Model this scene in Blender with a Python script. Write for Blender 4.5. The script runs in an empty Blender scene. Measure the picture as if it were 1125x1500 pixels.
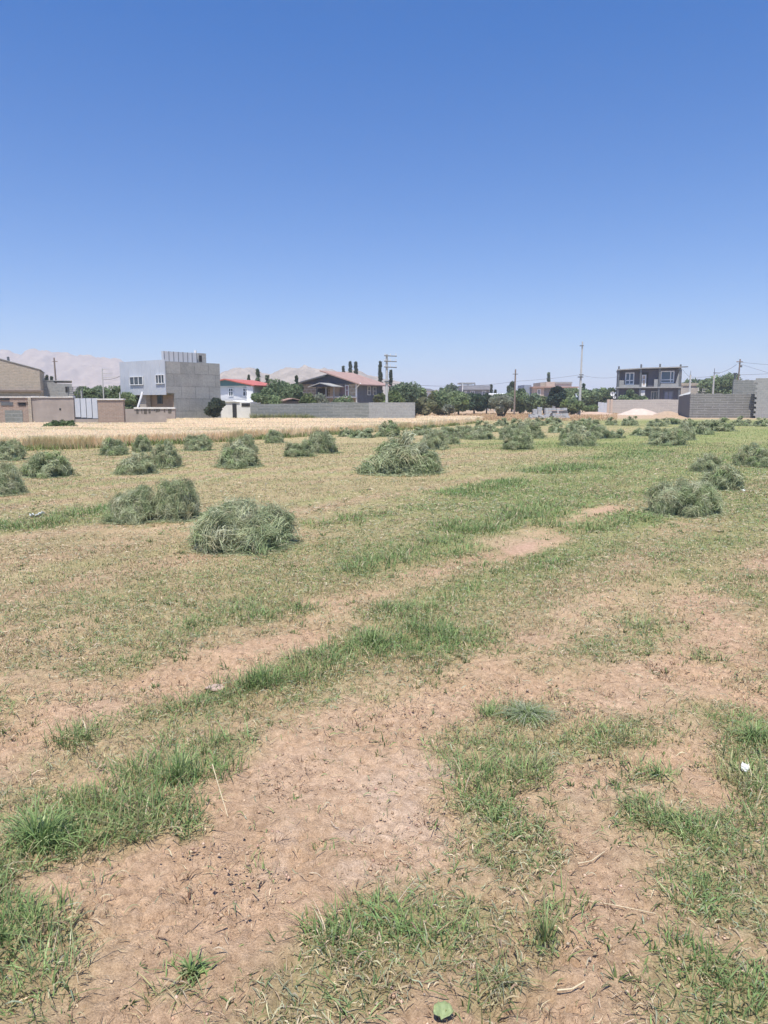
import bpy, math, random
import numpy as np
from mathutils import Vector

rng = np.random.default_rng(7)
random.seed(7)
SC = bpy.context.scene
COL = SC.collection
R = math.radians

# ------------------------------------------------------------------ camera
CAM_H = 1.65
F_PX = 1083.0                      # focal length in pixels of the 1125x1500 frame
V_HORIZON = 589.0
PITCH = math.atan((750.0 - V_HORIZON) / F_PX)
cam_d = bpy.data.cameras.new('camera')
cam = bpy.data.objects.new('camera', cam_d)
COL.objects.link(cam)
cam.location = (0, 0, CAM_H)
cam.rotation_euler = (math.pi / 2 - PITCH, 0, 0)
cam_d.sensor_fit = 'VERTICAL'
cam_d.sensor_height = 36.0
cam_d.lens = 36.0 * F_PX / 1500.0
cam_d.clip_start = 0.05
cam_d.clip_end = 20000
SC.camera = cam
SC.render.resolution_x = 768
SC.render.resolution_y = 1024

# ------------------------------------------------------------------ sky, sun, exposure
SUN_EL, SUN_AZ = R(69), R(190)     # azimuth clockwise from +Y: behind the camera, to the left
world = bpy.data.worlds.new("World")
SC.world = world
world.use_nodes = True
wn = world.node_tree.nodes
wl = world.node_tree.links
for n in list(wn):
    wn.remove(n)
wo = wn.new('ShaderNodeOutputWorld')
wb = wn.new('ShaderNodeBackground')
sky = wn.new('ShaderNodeTexSky')
sky.sky_type = 'NISHITA'
sky.sun_disc = False
sky.sun_elevation = SUN_EL
sky.sun_rotation = SUN_AZ
sky.altitude = 1500
sky.air_density = 1.0
sky.dust_density = 0.3
sky.ozone_density = 2.0
wb.inputs['Strength'].default_value = 0.125
tint = wn.new('ShaderNodeMix')                     # the deep clear blue of a dry summer sky
tint.data_type = 'RGBA'; tint.blend_type = 'MULTIPLY'
tint.inputs[0].default_value = 1.0
wtc = wn.new('ShaderNodeTexCoord')
wsep = wn.new('ShaderNodeSeparateXYZ')
wl.new(wtc.outputs['Generated'], wsep.inputs[0])
wmr = wn.new('ShaderNodeMapRange')
wmr.inputs[1].default_value = .02; wmr.inputs[2].default_value = .42
wl.new(wsep.outputs[2], wmr.inputs[0])
wmix = wn.new('ShaderNodeMix'); wmix.data_type = 'RGBA'
wmix.inputs[6].default_value = (.49, .61, .79, 1)   # paler towards the horizon
wmix.inputs[7].default_value = (.055, .515, 1.0, 1)
wl.new(wmr.outputs[0], wmix.inputs[0])
wl.new(wmix.outputs[2], tint.inputs[7])
wl.new(sky.outputs[0], tint.inputs[6])
wl.new(tint.outputs[2], wb.inputs['Color'])
wl.new(wb.outputs[0], wo.inputs['Surface'])

sd = bpy.data.lights.new('sun', 'SUN')
sd.energy = 4.6
sd.angle = R(0.5)
sd.color = (1.0, 0.94, 0.84)
sun = bpy.data.objects.new('sun', sd)
COL.objects.link(sun)
to_sun = Vector((math.cos(SUN_EL) * math.sin(SUN_AZ), math.cos(SUN_EL) * math.cos(SUN_AZ), math.sin(SUN_EL)))
sun.rotation_euler = to_sun.to_track_quat('Z', 'Y').to_euler()
sun.location = to_sun * 50

SC.view_settings.view_transform = 'Standard'
SC.view_settings.look = 'None'
SC.view_settings.exposure = 0.42
SC.view_settings.gamma = 1.0
SC.cycles.max_bounces = 6
SC.cycles.volume_bounces = 1
SC.cycles.transparent_max_bounces = 8
SC.cycles.use_denoising = True

# ------------------------------------------------------------------ pixel <-> place
CP, SP = math.cos(PITCH), math.sin(PITCH)
def ray(u, v):
    xc, yc = (u - 562.5) / F_PX, (750.0 - v) / F_PX
    return xc, CP + yc * SP, -SP + yc * CP
def ground_at(u, v, z=0.0):
    x, y, zz = ray(u, v)
    t = (z - CAM_H) / zz
    return x * t, y * t
def X(u, Y, v=575.0):
    x, y, _ = ray(u, v)
    return x / y * Y
def Z(v, Y):
    x, y, z = ray(562.5, v)
    return CAM_H + z / y * Y
def run(C, d, u, v=575.0):
    """how far along the direction d from C one sees column u"""
    x, y, _ = ray(u, v)
    k = x / y
    return (k * C[1] - C[0]) / (d[0] - k * d[1])

# ------------------------------------------------------------------ noise in numpy
def _hash(ix, iy, s):
    h = (ix.astype(np.int64) * 374761393 + iy.astype(np.int64) * 668265263 + s * 982451653) & 0x7fffffff
    h = ((h ^ (h >> 13)) * 1274126177) & 0x7fffffff
    h = h ^ (h >> 16)
    return (h & 0xffff) / 65535.0
def vnoise(x, y, s=0):
    x = np.asarray(x, float); y = np.asarray(y, float)
    ix, iy = np.floor(x), np.floor(y)
    fx, fy = x - ix, y - iy
    fx = fx * fx * (3 - 2 * fx); fy = fy * fy * (3 - 2 * fy)
    a, b = _hash(ix, iy, s), _hash(ix + 1, iy, s)
    c, d = _hash(ix, iy + 1, s), _hash(ix + 1, iy + 1, s)
    return (a * (1 - fx) + b * fx) * (1 - fy) + (c * (1 - fx) + d * fx) * fy
def fbm(x, y, s=0, o=4):
    r, a, t = 0, 0.5, 0
    for k in range(o):
        r = r + a * vnoise(x * 2 ** k, y * 2 ** k, s + k); t += a; a *= 0.5
    return r / t
def sstep(a, b, x):
    t = np.clip((x - a) / (b - a), 0, 1)
    return t * t * (3 - 2 * t)

# ------------------------------------------------------------------ where what grows (strokes over the ground)
TALL = [([(-60,1310),(60,1235),(140,1215),(210,1190),(250,1135),(315,1112)], .16, 1.4),
        ([(50,1195),(115,1188)], .09, .7), ([(270,1165),(270,1215)], .06, 1.0),
        ([(-40,1350),(40,1390),(10,1440)], .14, 1.4),
        ([(335,1028),(380,1003),(425,993)], .13, 1.0),
        ([(130,1078),(220,1060),(305,1048)], .10, .65),
        ([(465,968),(560,943),(640,918),(690,945)], .20, 1.35),
        ([(565,905),(685,873)], .17, .8), ([(600,960),(690,958)], .10, .9),
        ([(215,950),(295,925)], .16, .9), ([(300,917),(425,893)], .17, .9), ([(370,890),(420,876)], .15, .6),
        ([(125,983),(190,970)], .13, .7), ([(-10,1030),(10,1045)], .15, .8),
        ([(675,777),(750,757),(825,740)], .34, 1.5), ([(545,827),(600,815),(660,800)], .32, 1.35),
        ([(700,830),(730,820)], .2, .6), ([(850,772),(950,757)], .36, 1.3), ([(720,845),(800,820)], .3, .5),
        ([(-60,775),(60,765),(140,750)], .36, 1.5),
        ([(705,1048),(760,1040)], .07, .8), ([(745,1100),(830,1085),(895,1072)], .09, .8), ([(840,1110),(800,1100)], .07, .8),
        ([(700,1130),(740,1150),(795,1130)], .08, .9), ([(745,1205),(705,1170)], .07, .8), ([(930,1135),(985,1140)], .06, .7),
        ([(1050,1065),(1140,1085)], .12, .9), ([(1110,1100),(1140,1200)], .10, .9), ([(1035,958),(1075,972)], .07, .9),
        ([(900,915),(930,920)], .07, .8), ([(940,1080),(920,1075)], .06, .8),
        ([(490,1385),(560,1355),(660,1375)], .09, .75), ([(780,1405),(803,1345)], .035, 1.0), ([(250,1455),(292,1408)], .04, .9),
        ([(960,1195),(1050,1230),(1140,1240)], .10, .7), ([(1000,1330),(1080,1300)], .07, .6), ([(1020,1440),(1110,1470)], .10, .7),
        ([(420,1470),(560,1440)], .08, .5), ([(700,1465),(750,1430)], .04, .7),
        ([(680,722),(745,706)], .40, 1.2), ([(805,690),(850,683)], .5, 1.4), ([(890,672),(960,660)], .6, 1.0), ([(480,768),(600,745)], .3, .7), ([(950,722),(870,730)], .4, .6),
        ([(750,735),(800,722)], .4, .4), ([(-100,700),(30,690)], .3, .4),
        ([(1080,870),(1125,880)], .2, .5), ([(1000,800),(1060,790)], .25, .35)]
GREEN = [([(200,900),(380,860),(560,820),(720,770),(860,715),(1000,672),(1180,640)], .75, .75),
         ([(440,1010),(560,960),(680,900),(780,850)], .32, .8), ([(430,830),(560,780),(700,735)], .6, .55),
         ([(0,1160),(150,1100),(300,1060),(400,1040)], .22, .45), ([(480,1010),(640,985)], .25, .6),
         ([(700,1100),(850,1085),(960,1070)], .2, .6), ([(680,1180),(760,1240),(720,1300)], .14, .55),
         ([(1000,1220),(1125,1330),(1100,1480)], .26, .75), ([(460,1440),(620,1360),(700,1390)], .18, .6),
         ([(20,1480),(60,1400)], .2, .5), ([(820,970),(960,920)], .25, .55), ([(780,900),(900,840)], .4, .35),
         ([(1060,850),(1140,880)], .5, .5), ([(900,800),(1140,760)], .9, .55), ([(950,690),(1200,660)], 3.0, .8),
         ([(850,650),(1200,632)], 4.0, .9), ([(700,740),(860,700),(1000,668)], 1.0, .8), ([(560,815),(680,770)], .6, .8), ([(620,900),(760,850),(900,790)], .5, .7), ([(100,900),(420,840)], .8, .5), ([(0,960),(200,900)], .5, .4), ([(1040,740),(1140,720)], 1.4, .7), ([(-100,960),(100,930)], .4, .35), ([(100,990),(240,960)], .3, .4),
         ([(0,870),(200,850)], .7, .35), ([(1050,1050),(1140,1120)], .25, .7), ([(400,1480),(520,1420)], .15, .5),
         ([(0,765),(200,748)], .5, .5), ([(820,1190),(700,1120)], .12, .4)]
BARE = [([(90,1420),(200,1320),(330,1230),(450,1150),(600,1130)], .33, 1.0), ([(380,1330),(300,1390),(180,1430)], .2, .9),
        ([(0,1110),(80,1080),(60,1040)], .22, .85), ([(230,1000),(330,985)], .14, .9), ([(130,1165),(190,1150)], .08, .8),
        ([(690,1020),(760,960),(850,890),(980,835)], .22, .7), ([(960,1020),(1040,910),(1000,860)], .26, .6),
        ([(590,830),(660,818),(760,790)], .42, 1.8), ([(745,800),(800,770),(870,745)], .42, 1.8), ([(960,770),(1010,740)], .4, 1.0), ([(980,1130),(1040,1050)], .14, .8),
        ([(800,1170),(900,1240),(860,1330),(930,1390)], .2, .9), ([(1055,1165),(1110,1180)], .06, 1.0),
        ([(600,1490),(740,1440)], .1, .8), ([(480,893),(560,868)], .22, .55), ([(-30,930),(70,925)], .3, .6),
        ([(340,960),(450,940)], .16, .6), ([(500,1240),(640,1200)], .16, .7), ([(860,1440),(920,1420)], .1, .8),
        ([(990,1000),(880,990)], .2, .6), ([(960,780),(990,770)], .25, .8), ([(300,760),(250,772)], .2, .5),
        ([(640,1060),(560,1090)], .14, .5)]
def _prep(L):
    out = []
    for pts, w, a in L:
        out.append(([ground_at(*p) for p in pts], w, a))
    return out
TALL, GREEN, BARE = _prep(TALL), _prep(GREEN), _prep(BARE)
def field(L, x, y, soft=0.9):
    m = np.zeros_like(x)
    for pts, w, a in L:
        xs = [p[0] for p in pts]; ys = [p[1] for p in pts]
        b = w * 2.2
        idx = np.where((x > min(xs) - b) & (x < max(xs) + b) & (y > min(ys) - b) & (y < max(ys) + b))[0]
        if not len(idx):
            continue
        px, py = x[idx], y[idx]
        best = np.full(len(idx), 1e9)
        for (ax, ay), (bx, by) in zip(pts[:-1], pts[1:]):
            dx, dy = bx - ax, by - ay
            t = np.clip(((px - ax) * dx + (py - ay) * dy) / (dx * dx + dy * dy + 1e-9), 0, 1)
            best = np.minimum(best, np.hypot(px - ax - t * dx, py - ay - t * dy))
        val = a * (1 - sstep(0.35 * w, w * (1 + soft), best))
        m[idx] = np.maximum(m[idx], val)
    return m
def masks(x, y):
    x = np.ascontiguousarray(x, float); y = np.ascontiguousarray(y, float)
    sh = x.shape
    x, y = x.ravel(), y.ravel()
    # strokes wobble with the ground
    wx = (fbm(x * 2.3, y * 2.3, 11) - .5); wy = (fbm(x * 2.3, y * 2.3, 21) - .5)
    k = np.clip(y / 9, .18, 1.0)
    X2, Y2 = x + wx * k * .8, y + wy * k * .8
    n1 = fbm(x * 5.5, y * 5.5, 31, 3)
    tall = field(TALL, X2, Y2) * (0.30 + 1.1 * n1)
    green = field(GREEN, X2, Y2) * (0.35 + 1.2 * n1)
    bare = field(BARE, X2, Y2) * (0.25 + 1.2 * fbm(x * 4, y * 4, 41, 3)) * (1 - .08 * sstep(3.2, 6, y))
    # far out the ground is wholly covered by stubble, close to the lens half bare
    cover = sstep(2.0, 8.0, y) * .50 + .46
    patch = .55 * fbm(x * 1.7, y * 1.7, 51, 4) + .45 * fbm(x * 4.3, y * 4.3, 57, 3)
    cover = cover + (patch - .5) * 1.9 * (1 - sstep(6, 18, y) * .7)
    cover = np.clip(cover - bare * .85 + green * .5, 0, 1)
    return tall.clip(0, 1).reshape(sh), green.clip(0, 1).reshape(sh), bare.clip(0, 1).reshape(sh), cover.reshape(sh)

_ra, _rb = ground_at(540, 825), ground_at(825, 740)
_rl = math.hypot(_rb[0] - _ra[0], _rb[1] - _ra[1])
_rn = (-(_rb[1] - _ra[1]) / _rl, (_rb[0] - _ra[0]) / _rl)
def rows(x, y):
    """the mower's passes run along the furrows, about 1.3 m wide"""
    d = x * _rn[0] + y * _rn[1] + .5 * (fbm(x * .35, y * .35, 301, 3) - .5)
    return np.sin(d * 2 * math.pi / 1.3) * sstep(.3, .6, fbm(x * .5 + 9, y * .5, 305, 3)) * sstep(4.5, 8, y)
def gz(x, y):
    """height of the field"""
    x = np.asarray(x, float); y = np.asarray(y, float)
    r = np.hypot(x, y)
    near = 1 - sstep(9, 22, r)
    h = .05 * (fbm(x * .9 + 5, y * .9, 61, 3) - .5) * (1 - sstep(25, 60, r))
    h = h + near * (.030 * (fbm(x * 6, y * 6, 71, 3) - .5))
    return h

# ------------------------------------------------------------------ tagging, meshes
def tag(o, label=None, cat=None, group=None, kind=None):
    if label: o['label'] = label
    if cat: o['category'] = cat
    if group: o['group'] = group
    if kind: o['kind'] = kind
    return o
def thing(name, label, cat, loc=(0, 0, 0), rz=0.0, group=None):
    o = bpy.data.objects.new(name, None)
    COL.objects.link(o)
    o.location = loc
    o.rotation_euler = (0, 0, rz)
    o.empty_display_size = 0.2
    return tag(o, label, cat, group)
def link_mesh(name, me, mat, parent=None):
    if mat and not me.materials:
        me.materials.append(mat)
    o = bpy.data.objects.new(name, me)
    COL.objects.link(o)
    if parent: o.parent = parent
    return o
def np_mesh(name, V, faces, cols=None, smooth=False):
    """faces: list of integer arrays (n,3) or (n,4)"""
    me = bpy.data.meshes.new(name)
    V = np.asarray(V, np.float32)
    me.vertices.add(len(V))
    me.vertices.foreach_set('co', V.ravel())
    nl = sum(f.size for f in faces)
    npol = sum(len(f) for f in faces)
    me.loops.add(nl)
    me.polygons.add(npol)
    me.loops.foreach_set('vertex_index', np.concatenate([f.ravel() for f in faces]).astype(np.int32))
    tot = np.concatenate([np.full(len(f), f.shape[1]) for f in faces]).astype(np.int32)
    start = np.concatenate([[0], np.cumsum(tot)[:-1]]).astype(np.int32)
    me.polygons.foreach_set('loop_start', start)
    me.polygons.foreach_set('loop_total', tot)
    if smooth:
        me.polygons.foreach_set('use_smooth', np.ones(npol, bool))
    me.update(calc_edges=True)
    if cols is not None:
        at = me.color_attributes.new('Col', 'FLOAT_COLOR', 'POINT')
        c = np.ones((len(V), 4), np.float32)
        c[:, :3] = cols
        at.data.foreach_set('color', c.ravel())
    return me
def ribbons(P, side, w, col, prof=None):
    """n curved blades: P (n,k,3) points, side (n,3) unit vectors, w (n,) half widths, col (n,3)"""
    n, k, _ = P.shape
    if prof is None:
        prof = np.linspace(1, .35, k)
    m = 2 * (k - 1) + 1
    V = np.empty((n, m, 3), np.float32)
    for j in range(k - 1):
        off = side * (w * prof[j])[:, None]
        V[:, 2 * j] = P[:, j] - off
        V[:, 2 * j + 1] = P[:, j] + off
    V[:, m - 1] = P[:, k - 1]
    b = (np.arange(n) * m)[:, None]
    F = []
    for j in range(k - 2):
        F.append(np.concatenate([b + 2 * j, b + 2 * j + 1, b + 2 * j + 3, b + 2 * j + 2], 1))
    F.append(np.concatenate([b + m - 3, b + m - 2, b + m - 1], 1))
    C = np.repeat(col[:, None, :], m, 1)
    return V.reshape(-1, 3), F, C.reshape(-1, 3)
def join(parts):
    Vs, F3, F4, Cs, o = [], [], [], [], 0
    for V, F, C in parts:
        Vs.append(V); Cs.append(C)
        for f in F:
            (F3 if f.shape[1] == 3 else F4).append(f + o)
        o += len(V)
    F = []
    if F4: F.append(np.concatenate(F4))
    if F3: F.append(np.concatenate(F3))
    return np.concatenate(Vs), F, np.concatenate(Cs)

# ------------------------------------------------------------------ materials
def new_mat(name):
    m = bpy.data.materials.new(name)
    m.use_nodes = True
    t = m.node_tree
    for n in list(t.nodes):
        if n.type == 'BSDF_PRINCIPLED': p = n
        elif n.type == 'OUTPUT_MATERIAL': out = n
    return m, t, p, out
def N(t, typ, **kw):
    n = t.nodes.new(typ)
    for k, v in kw.items():
        setattr(n, k, v)
    return n
def mathn(t, op, a, b):
    n = N(t, 'ShaderNodeMath', operation=op)
    for i, s in enumerate((a, b)):
        if isinstance(s, (int, float)): n.inputs[i].default_value = s
        else: t.links.new(s, n.inputs[i])
    return n.outputs[0]
def mixc(t, fac, a, b, blend='MIX'):
    n = N(t, 'ShaderNodeMix', data_type='RGBA', blend_type=blend)
    for sock, s in ((n.inputs[0], fac), (n.inputs[6], a), (n.inputs[7], b)):
        if isinstance(s, (int, float)): sock.default_value = s
        elif isinstance(s, tuple): sock.default_value = (*s, 1)
        else: t.links.new(s, sock)
    return n.outputs[2]
def noise(t, scale, detail=4, vec=None, rough=.6):
    n = N(t, 'ShaderNodeTexNoise')
    n.inputs['Scale'].default_value = scale
    n.inputs['Detail'].default_value = detail
    n.inputs['Roughness'].default_value = rough
    if vec is not None: t.links.new(vec, n.inputs['Vector'])
    return n.outputs['Fac']
def ramp(t, src, a, b):
    n = N(t, 'ShaderNodeMapRange')
    n.inputs[1].default_value = a; n.inputs[2].default_value = b
    t.links.new(src, n.inputs[0])
    return n.outputs[0]
def leaf_mat(name, translucent=.3, rough=.55, jitter=.25, scale=30.0, spec=.25):
    m, t, p, out = new_mat(name)
    a = N(t, 'ShaderNodeAttribute', attribute_name='Col')
    g = N(t, 'ShaderNodeNewGeometry')
    nz = noise(t, scale, 2, g.outputs['Position'])
    f = ramp(t, nz, .3, .7)
    mul = N(t, 'ShaderNodeMapRange')
    mul.inputs[3].default_value = 1 - jitter; mul.inputs[4].default_value = 1 + jitter
    t.links.new(f, mul.inputs[0])
    sc = N(t, 'ShaderNodeVectorMath', operation='SCALE')
    t.links.new(a.outputs['Color'], sc.inputs[0]); t.links.new(mul.outputs[0], sc.inputs['Scale'])
    c = sc.outputs[0]
    t.links.new(c, p.inputs['Base Color'])
    p.inputs['Roughness'].default_value = rough
    p.inputs['Specular IOR Level'].default_value = spec
    tr = N(t, 'ShaderNodeBsdfTranslucent')
    t.links.new(c, tr.inputs['Color'])
    mx = N(t, 'ShaderNodeMixShader')
    mx.inputs[0].default_value = translucent
    t.links.new(p.outputs[0], mx.inputs[1]); t.links.new(tr.outputs[0], mx.inputs[2])
    t.links.new(mx.outputs[0], out.inputs['Surface'])
    return m
def plain(name, c, rough=.8, var=.18, scale=1.5, metal=0.0, bump=0.0, c2=None, spec=.3):
    m, t, p, out = new_mat(name)
    tc = N(t, 'ShaderNodeTexCoord')
    f = ramp(t, noise(t, scale, 6, tc.outputs['Object'], .65), .3, .7)
    a = tuple(x * (1 - var) for x in c)
    b = tuple(min(1, x * (1 + var)) for x in c) if c2 is None else c2
    col = mixc(t, f, a, b)
    t.links.new(col, p.inputs['Base Color'])
    p.inputs['Roughness'].default_value = rough
    p.inputs['Metallic'].default_value = metal
    p.inputs['Specular IOR Level'].default_value = spec
    if bump:
        bn = N(t, 'ShaderNodeBump'); bn.inputs['Strength'].default_value = bump
        t.links.new(noise(t, scale * 12, 5, tc.outputs['Object']), bn.inputs['Height'])
        t.links.new(bn.outputs[0], p.inputs['Normal'])
    return m
def masonry(name, c1, c2, mortar, bw=.4, bh=.2, ms=.02, dirt=(.3, .27, .24), dirt_amt=.35, bump=.4):
    m, t, p, out = new_mat(name)
    tc = N(t, 'ShaderNodeTexCoord')
    sx = N(t, 'ShaderNodeSeparateXYZ'); t.links.new(tc.outputs['Object'], sx.inputs[0])
    cx = N(t, 'ShaderNodeCombineXYZ')
    wob = mathn(t, 'MULTIPLY', mathn(t, 'SUBTRACT', noise(t, .9, 3, tc.outputs['Object']), .5), .12)
    t.links.new(mathn(t, 'ADD', sx.outputs[0], sx.outputs[1]), cx.inputs[0])
    t.links.new(mathn(t, 'ADD', sx.outputs[2], wob), cx.inputs[1])
    b = N(t, 'ShaderNodeTexBrick')
    b.inputs['Scale'].default_value = 1.0
    b.inputs['Brick Width'].default_value = bw
    b.inputs['Row Height'].default_value = bh
    b.inputs['Mortar Size'].default_value = ms
    b.inputs['Mortar Smooth'].default_value = .3
    b.inputs['Color1'].default_value = (*c1, 1); b.inputs['Color2'].default_value = (*c2, 1)
    b.inputs['Mortar'].default_value = (*mortar, 1)
    t.links.new(cx.outputs[0], b.inputs['Vector'])
    f = ramp(t, noise(t, .8, 6, tc.outputs['Object'], .7), .42, .75)
    col = mixc(t, mathn(t, 'MULTIPLY', f, dirt_amt), b.outputs['Color'], dirt)
    f2 = ramp(t, noise(t, 7, 4, tc.outputs['Object'], .7), .3, .7)
    col = mixc(t, .5, col, mixc(t, f2, (.35, .35, .35), (.65, .65, .65)), 'OVERLAY')
    t.links.new(col, p.inputs['Base Color'])
    p.inputs['Roughness'].default_value = .9
    p.inputs['Specular IOR Level'].default_value = .15
    bn = N(t, 'ShaderNodeBump'); bn.inputs['Strength'].default_value = bump; bn.inputs['Distance'].default_value = .02
    t.links.new(mathn(t, 'SUBTRACT', f2, b.outputs['Fac']), bn.inputs['Height'])
    t.links.new(bn.outputs[0], p.inputs['Normal'])
    return m
def glass(name, c=(.05, .07, .09), rough=.08):
    m, t, p, out = new_mat(name)
    p.inputs['Base Color'].default_value = (*c, 1)
    p.inputs['Roughness'].default_value = rough
    p.inputs['Specular IOR Level'].default_value = .6
    return m

M_GRASS = leaf_mat('grass_blades', .32, .5)
M_STRAW = leaf_mat('dry_straw', .15, .6)
M_WHEAT = leaf_mat('ripe_wheat', .5, .7, .1)
M_HAY = leaf_mat('cut_hay', .22, .55, .2, 9.0)
M_LEAF = leaf_mat('foliage', .48, .5, .3, 2.0)
M_BARK = plain('bark', (.10, .075, .055), .95, .3, 4)

# ------------------------------------------------------------------ ground
def axis(lims):
    out = []
    for a, b, s in lims:
        out.append(np.arange(a, b, s))
    return np.concatenate(out)
def growing(a, b, s0, g):
    v, s, o = a, s0, []
    while v < b:
        o.append(v); v += s; s *= g
    o.append(b)
    return np.array(o)
xp = np.concatenate([np.arange(0, 1.9, .011), growing(1.9, 4500, .012, 1.04)])
xs = np.concatenate([-xp[:0:-1], xp])
ys = np.concatenate([-growing(-.9, 600, .08, 1.3)[::-1], np.arange(-.8, .9, .1), np.arange(.9, 4.2, .011), growing(4.2, 4500, .012, 1.027)])
GX, GY = np.meshgrid(xs, ys)
tall, green, bare, cover = masks(GX, GY)
nearg = (1 - sstep(5, 10, np.hypot(GX, GY)))
clod = fbm(GX * 22, GY * 22, 81, 3)
crust = sstep(.55, .75, fbm(GX * 9, GY * 9, 85, 3))
GZ = gz(GX, GY) + nearg * (.013 * (clod - .5) + .008 * crust + .014 * sstep(.58, .8, fbm(GX * 38, GY * 38, 87, 2)) - .016 * sstep(.60, .72, 1 - np.abs(2 * fbm(GX * 14, GY * 14, 89, 3) - 1)) * sstep(.45, .6, fbm(GX * 2.2, GY * 2.2, 88, 2))) - .004 * cover * nearg
nx, ny = len(xs), len(ys)
soil = np.array([.585, .418, .283])
soil_pale = np.array([.64, .485, .36])
stub = np.array([.41, .365, .20])
grn = np.array([.24, .30, .11])
far_green = np.array([.22, .30, .10])
reddry = np.array([.48, .365, .26])
wheat_soil = np.array([.5, .37, .2])
c = np.empty((ny, nx, 3))
t_pale = sstep(.5, .75, fbm(GX * 1.3, GY * 1.3, 91, 4))
pale_spot = field([([ground_at(480, 1250), ground_at(560, 1220), ground_at(640, 1150)], .22, 1.0)], GX.ravel(), GY.ravel()).reshape(GX.shape) * sstep(.42, .62, fbm(GX * 8, GY * 8, 93, 4)) * 1.2
tp = np.clip(.35 * t_pale + pale_spot * .8, 0, 1)[..., None]
c[:] = soil * (1 - tp) + soil_pale * tp
cv = (sstep(.35, .85, cover) * (.30 + .55 * sstep(4, 13, GY)))[..., None]
c = c * (1 - cv) + stub * cv
rw_ = rows(GX, GY)[..., None]
c = c * (1 + .10 * rw_ * np.array([-.9, .2, -1.0]))
gr = (np.clip(green + tall, 0, 1) * (.35 + .45 * sstep(4, 14, GY)))[..., None]
c = c * (1 - gr) + grn * gr
fg = (sstep(30, 60, GY) * sstep(6, 25, GX) * .8)[..., None]
c = c * (1 - fg) + far_green * fg
dd = sstep(62, 80, GY)[..., None]
c = c * (1 - dd) + reddry * dd
Vg = np.stack([GX, GY, GZ], -1).reshape(-1, 3)
idx = np.arange(nx * ny).reshape(ny, nx)
Fg = np.stack([idx[:-1, :-1], idx[:-1, 1:], idx[1:, 1:], idx[1:, :-1]], -1).reshape(-1, 4)
me = np_mesh('ground', Vg, [Fg], c.reshape(-1, 3), smooth=True)
m, t, p, out = new_mat('field_soil')
g = N(t, 'ShaderNodeNewGeometry')
pos = g.outputs['Position']
a = N(t, 'ShaderNodeAttribute', attribute_name='Col')
n_f = noise(t, 170, 5, pos, .75)
n_m = noise(t, 26, 5, pos, .65)
n_b = noise(t, 1.2, 5, pos, .6)
col = mixc(t, 1.0, a.outputs['Color'], mixc(t, ramp(t, n_f, .3, .72), (.64, .61, .58), (1.42, 1.42, 1.42)), 'MULTIPLY')
col = mixc(t, 1.0, col, mixc(t, ramp(t, n_m, .3, .7), (.74, .70, .67), (1.22, 1.22, 1.22)), 'MULTIPLY')
col = mixc(t, 1.0, col, mixc(t, ramp(t, n_b, .3, .7), (.90, .90, .88), (1.1, 1.1, 1.1)), 'MULTIPLY')
t.links.new(col, p.inputs['Base Color'])
p.inputs['Roughness'].default_value = .95
p.inputs['Specular IOR Level'].default_value = .1
vor = N(t, 'ShaderNodeTexVoronoi'); vor.inputs['Scale'].default_value = 95
t.links.new(pos, vor.inputs['Vector'])
hgt = mathn(t, 'ADD', mathn(t, 'MULTIPLY', n_f, 1.6), mathn(t, 'ADD', mathn(t, 'MULTIPLY', n_m, .9), mathn(t, 'MULTIPLY', vor.outputs['Distance'], .7)))
bn = N(t, 'ShaderNodeBump'); bn.inputs['Strength'].default_value = .8; bn.inputs['Distance'].default_value = .012
t.links.new(hgt, bn.inputs['Height']); t.links.new(bn.outputs[0], p.inputs['Normal'])
M_SOIL = m
tag(link_mesh('ground', me, m), 'dry sloping field of reddish soil and mown stubble', 'ground', kind='structure')

# ------------------------------------------------------------------ grass, stubble, litter
def scatter(bands):
    xs_, ys_, ls = [], [], []
    for y0, y1, dens in bands:
        hw = .58 * y1 + 1.2
        n = int((y1 - y0) * 2 * hw * dens)
        yy = rng.uniform(y0, y1, n); xx = rng.uniform(-hw, hw, n)
        k = np.abs(xx) < .58 * yy + 1.2
        xs_.append(xx[k]); ys_.append(yy[k])
    return np.concatenate(xs_), np.concatenate(ys_)
def blades(x, y, h, lean, w, col, k=4, z0=None, spread=None):
    """upright curved blades"""
    n = len(x)
    z = gz(x, y) - .006 if z0 is None else z0
    a = rng.uniform(0, 2 * np.pi, n) if spread is None else spread
    d = np.stack([np.cos(a), np.sin(a), np.zeros(n)], 1)
    b = a + np.pi / 2 + rng.uniform(-.6, .6, n)
    side = np.stack([np.cos(b), np.sin(b), np.zeros(n)], 1)
    P = np.empty((n, k, 3))
    for j in range(k):
        tt = j / (k - 1)
        P[:, j] = np.stack([x, y, z], 1) + d * (h * lean * (tt ** 1.7))[:, None]
        P[:, j, 2] += h * (tt - .35 * np.clip(lean, 0, 1.4) * tt * tt)
    prof = np.linspace(1, .3, k) if k > 2 else np.array([1, 1])
    return ribbons(P, side, w, col, prof)
def pick(n, table, wts, jit=.22):
    T = np.array(table); w = np.array(wts, float); w /= w.sum()
    c = T[rng.choice(len(T), n, p=w)]
    c = c * rng.uniform(1 - jit, 1 + jit, (n, 1)) * rng.uniform(.93, 1.07, (n, 3))
    return c.clip(0, 1)
G_BRIGHT = [(.235, .335, .125), (.185, .275, .10), (.28, .375, .155), (.34, .385, .195)]
G_OLIVE = [(.31, .32, .14), (.38, .36, .19), (.24, .27, .12)]
G_DRY = [(.52, .43, .27), (.45, .36, .22), (.64, .55, .38), (.36, .27, .18)]
G_GREY = [(.30, .35, .23), (.37, .40, .28), (.25, .30, .19)]

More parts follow.
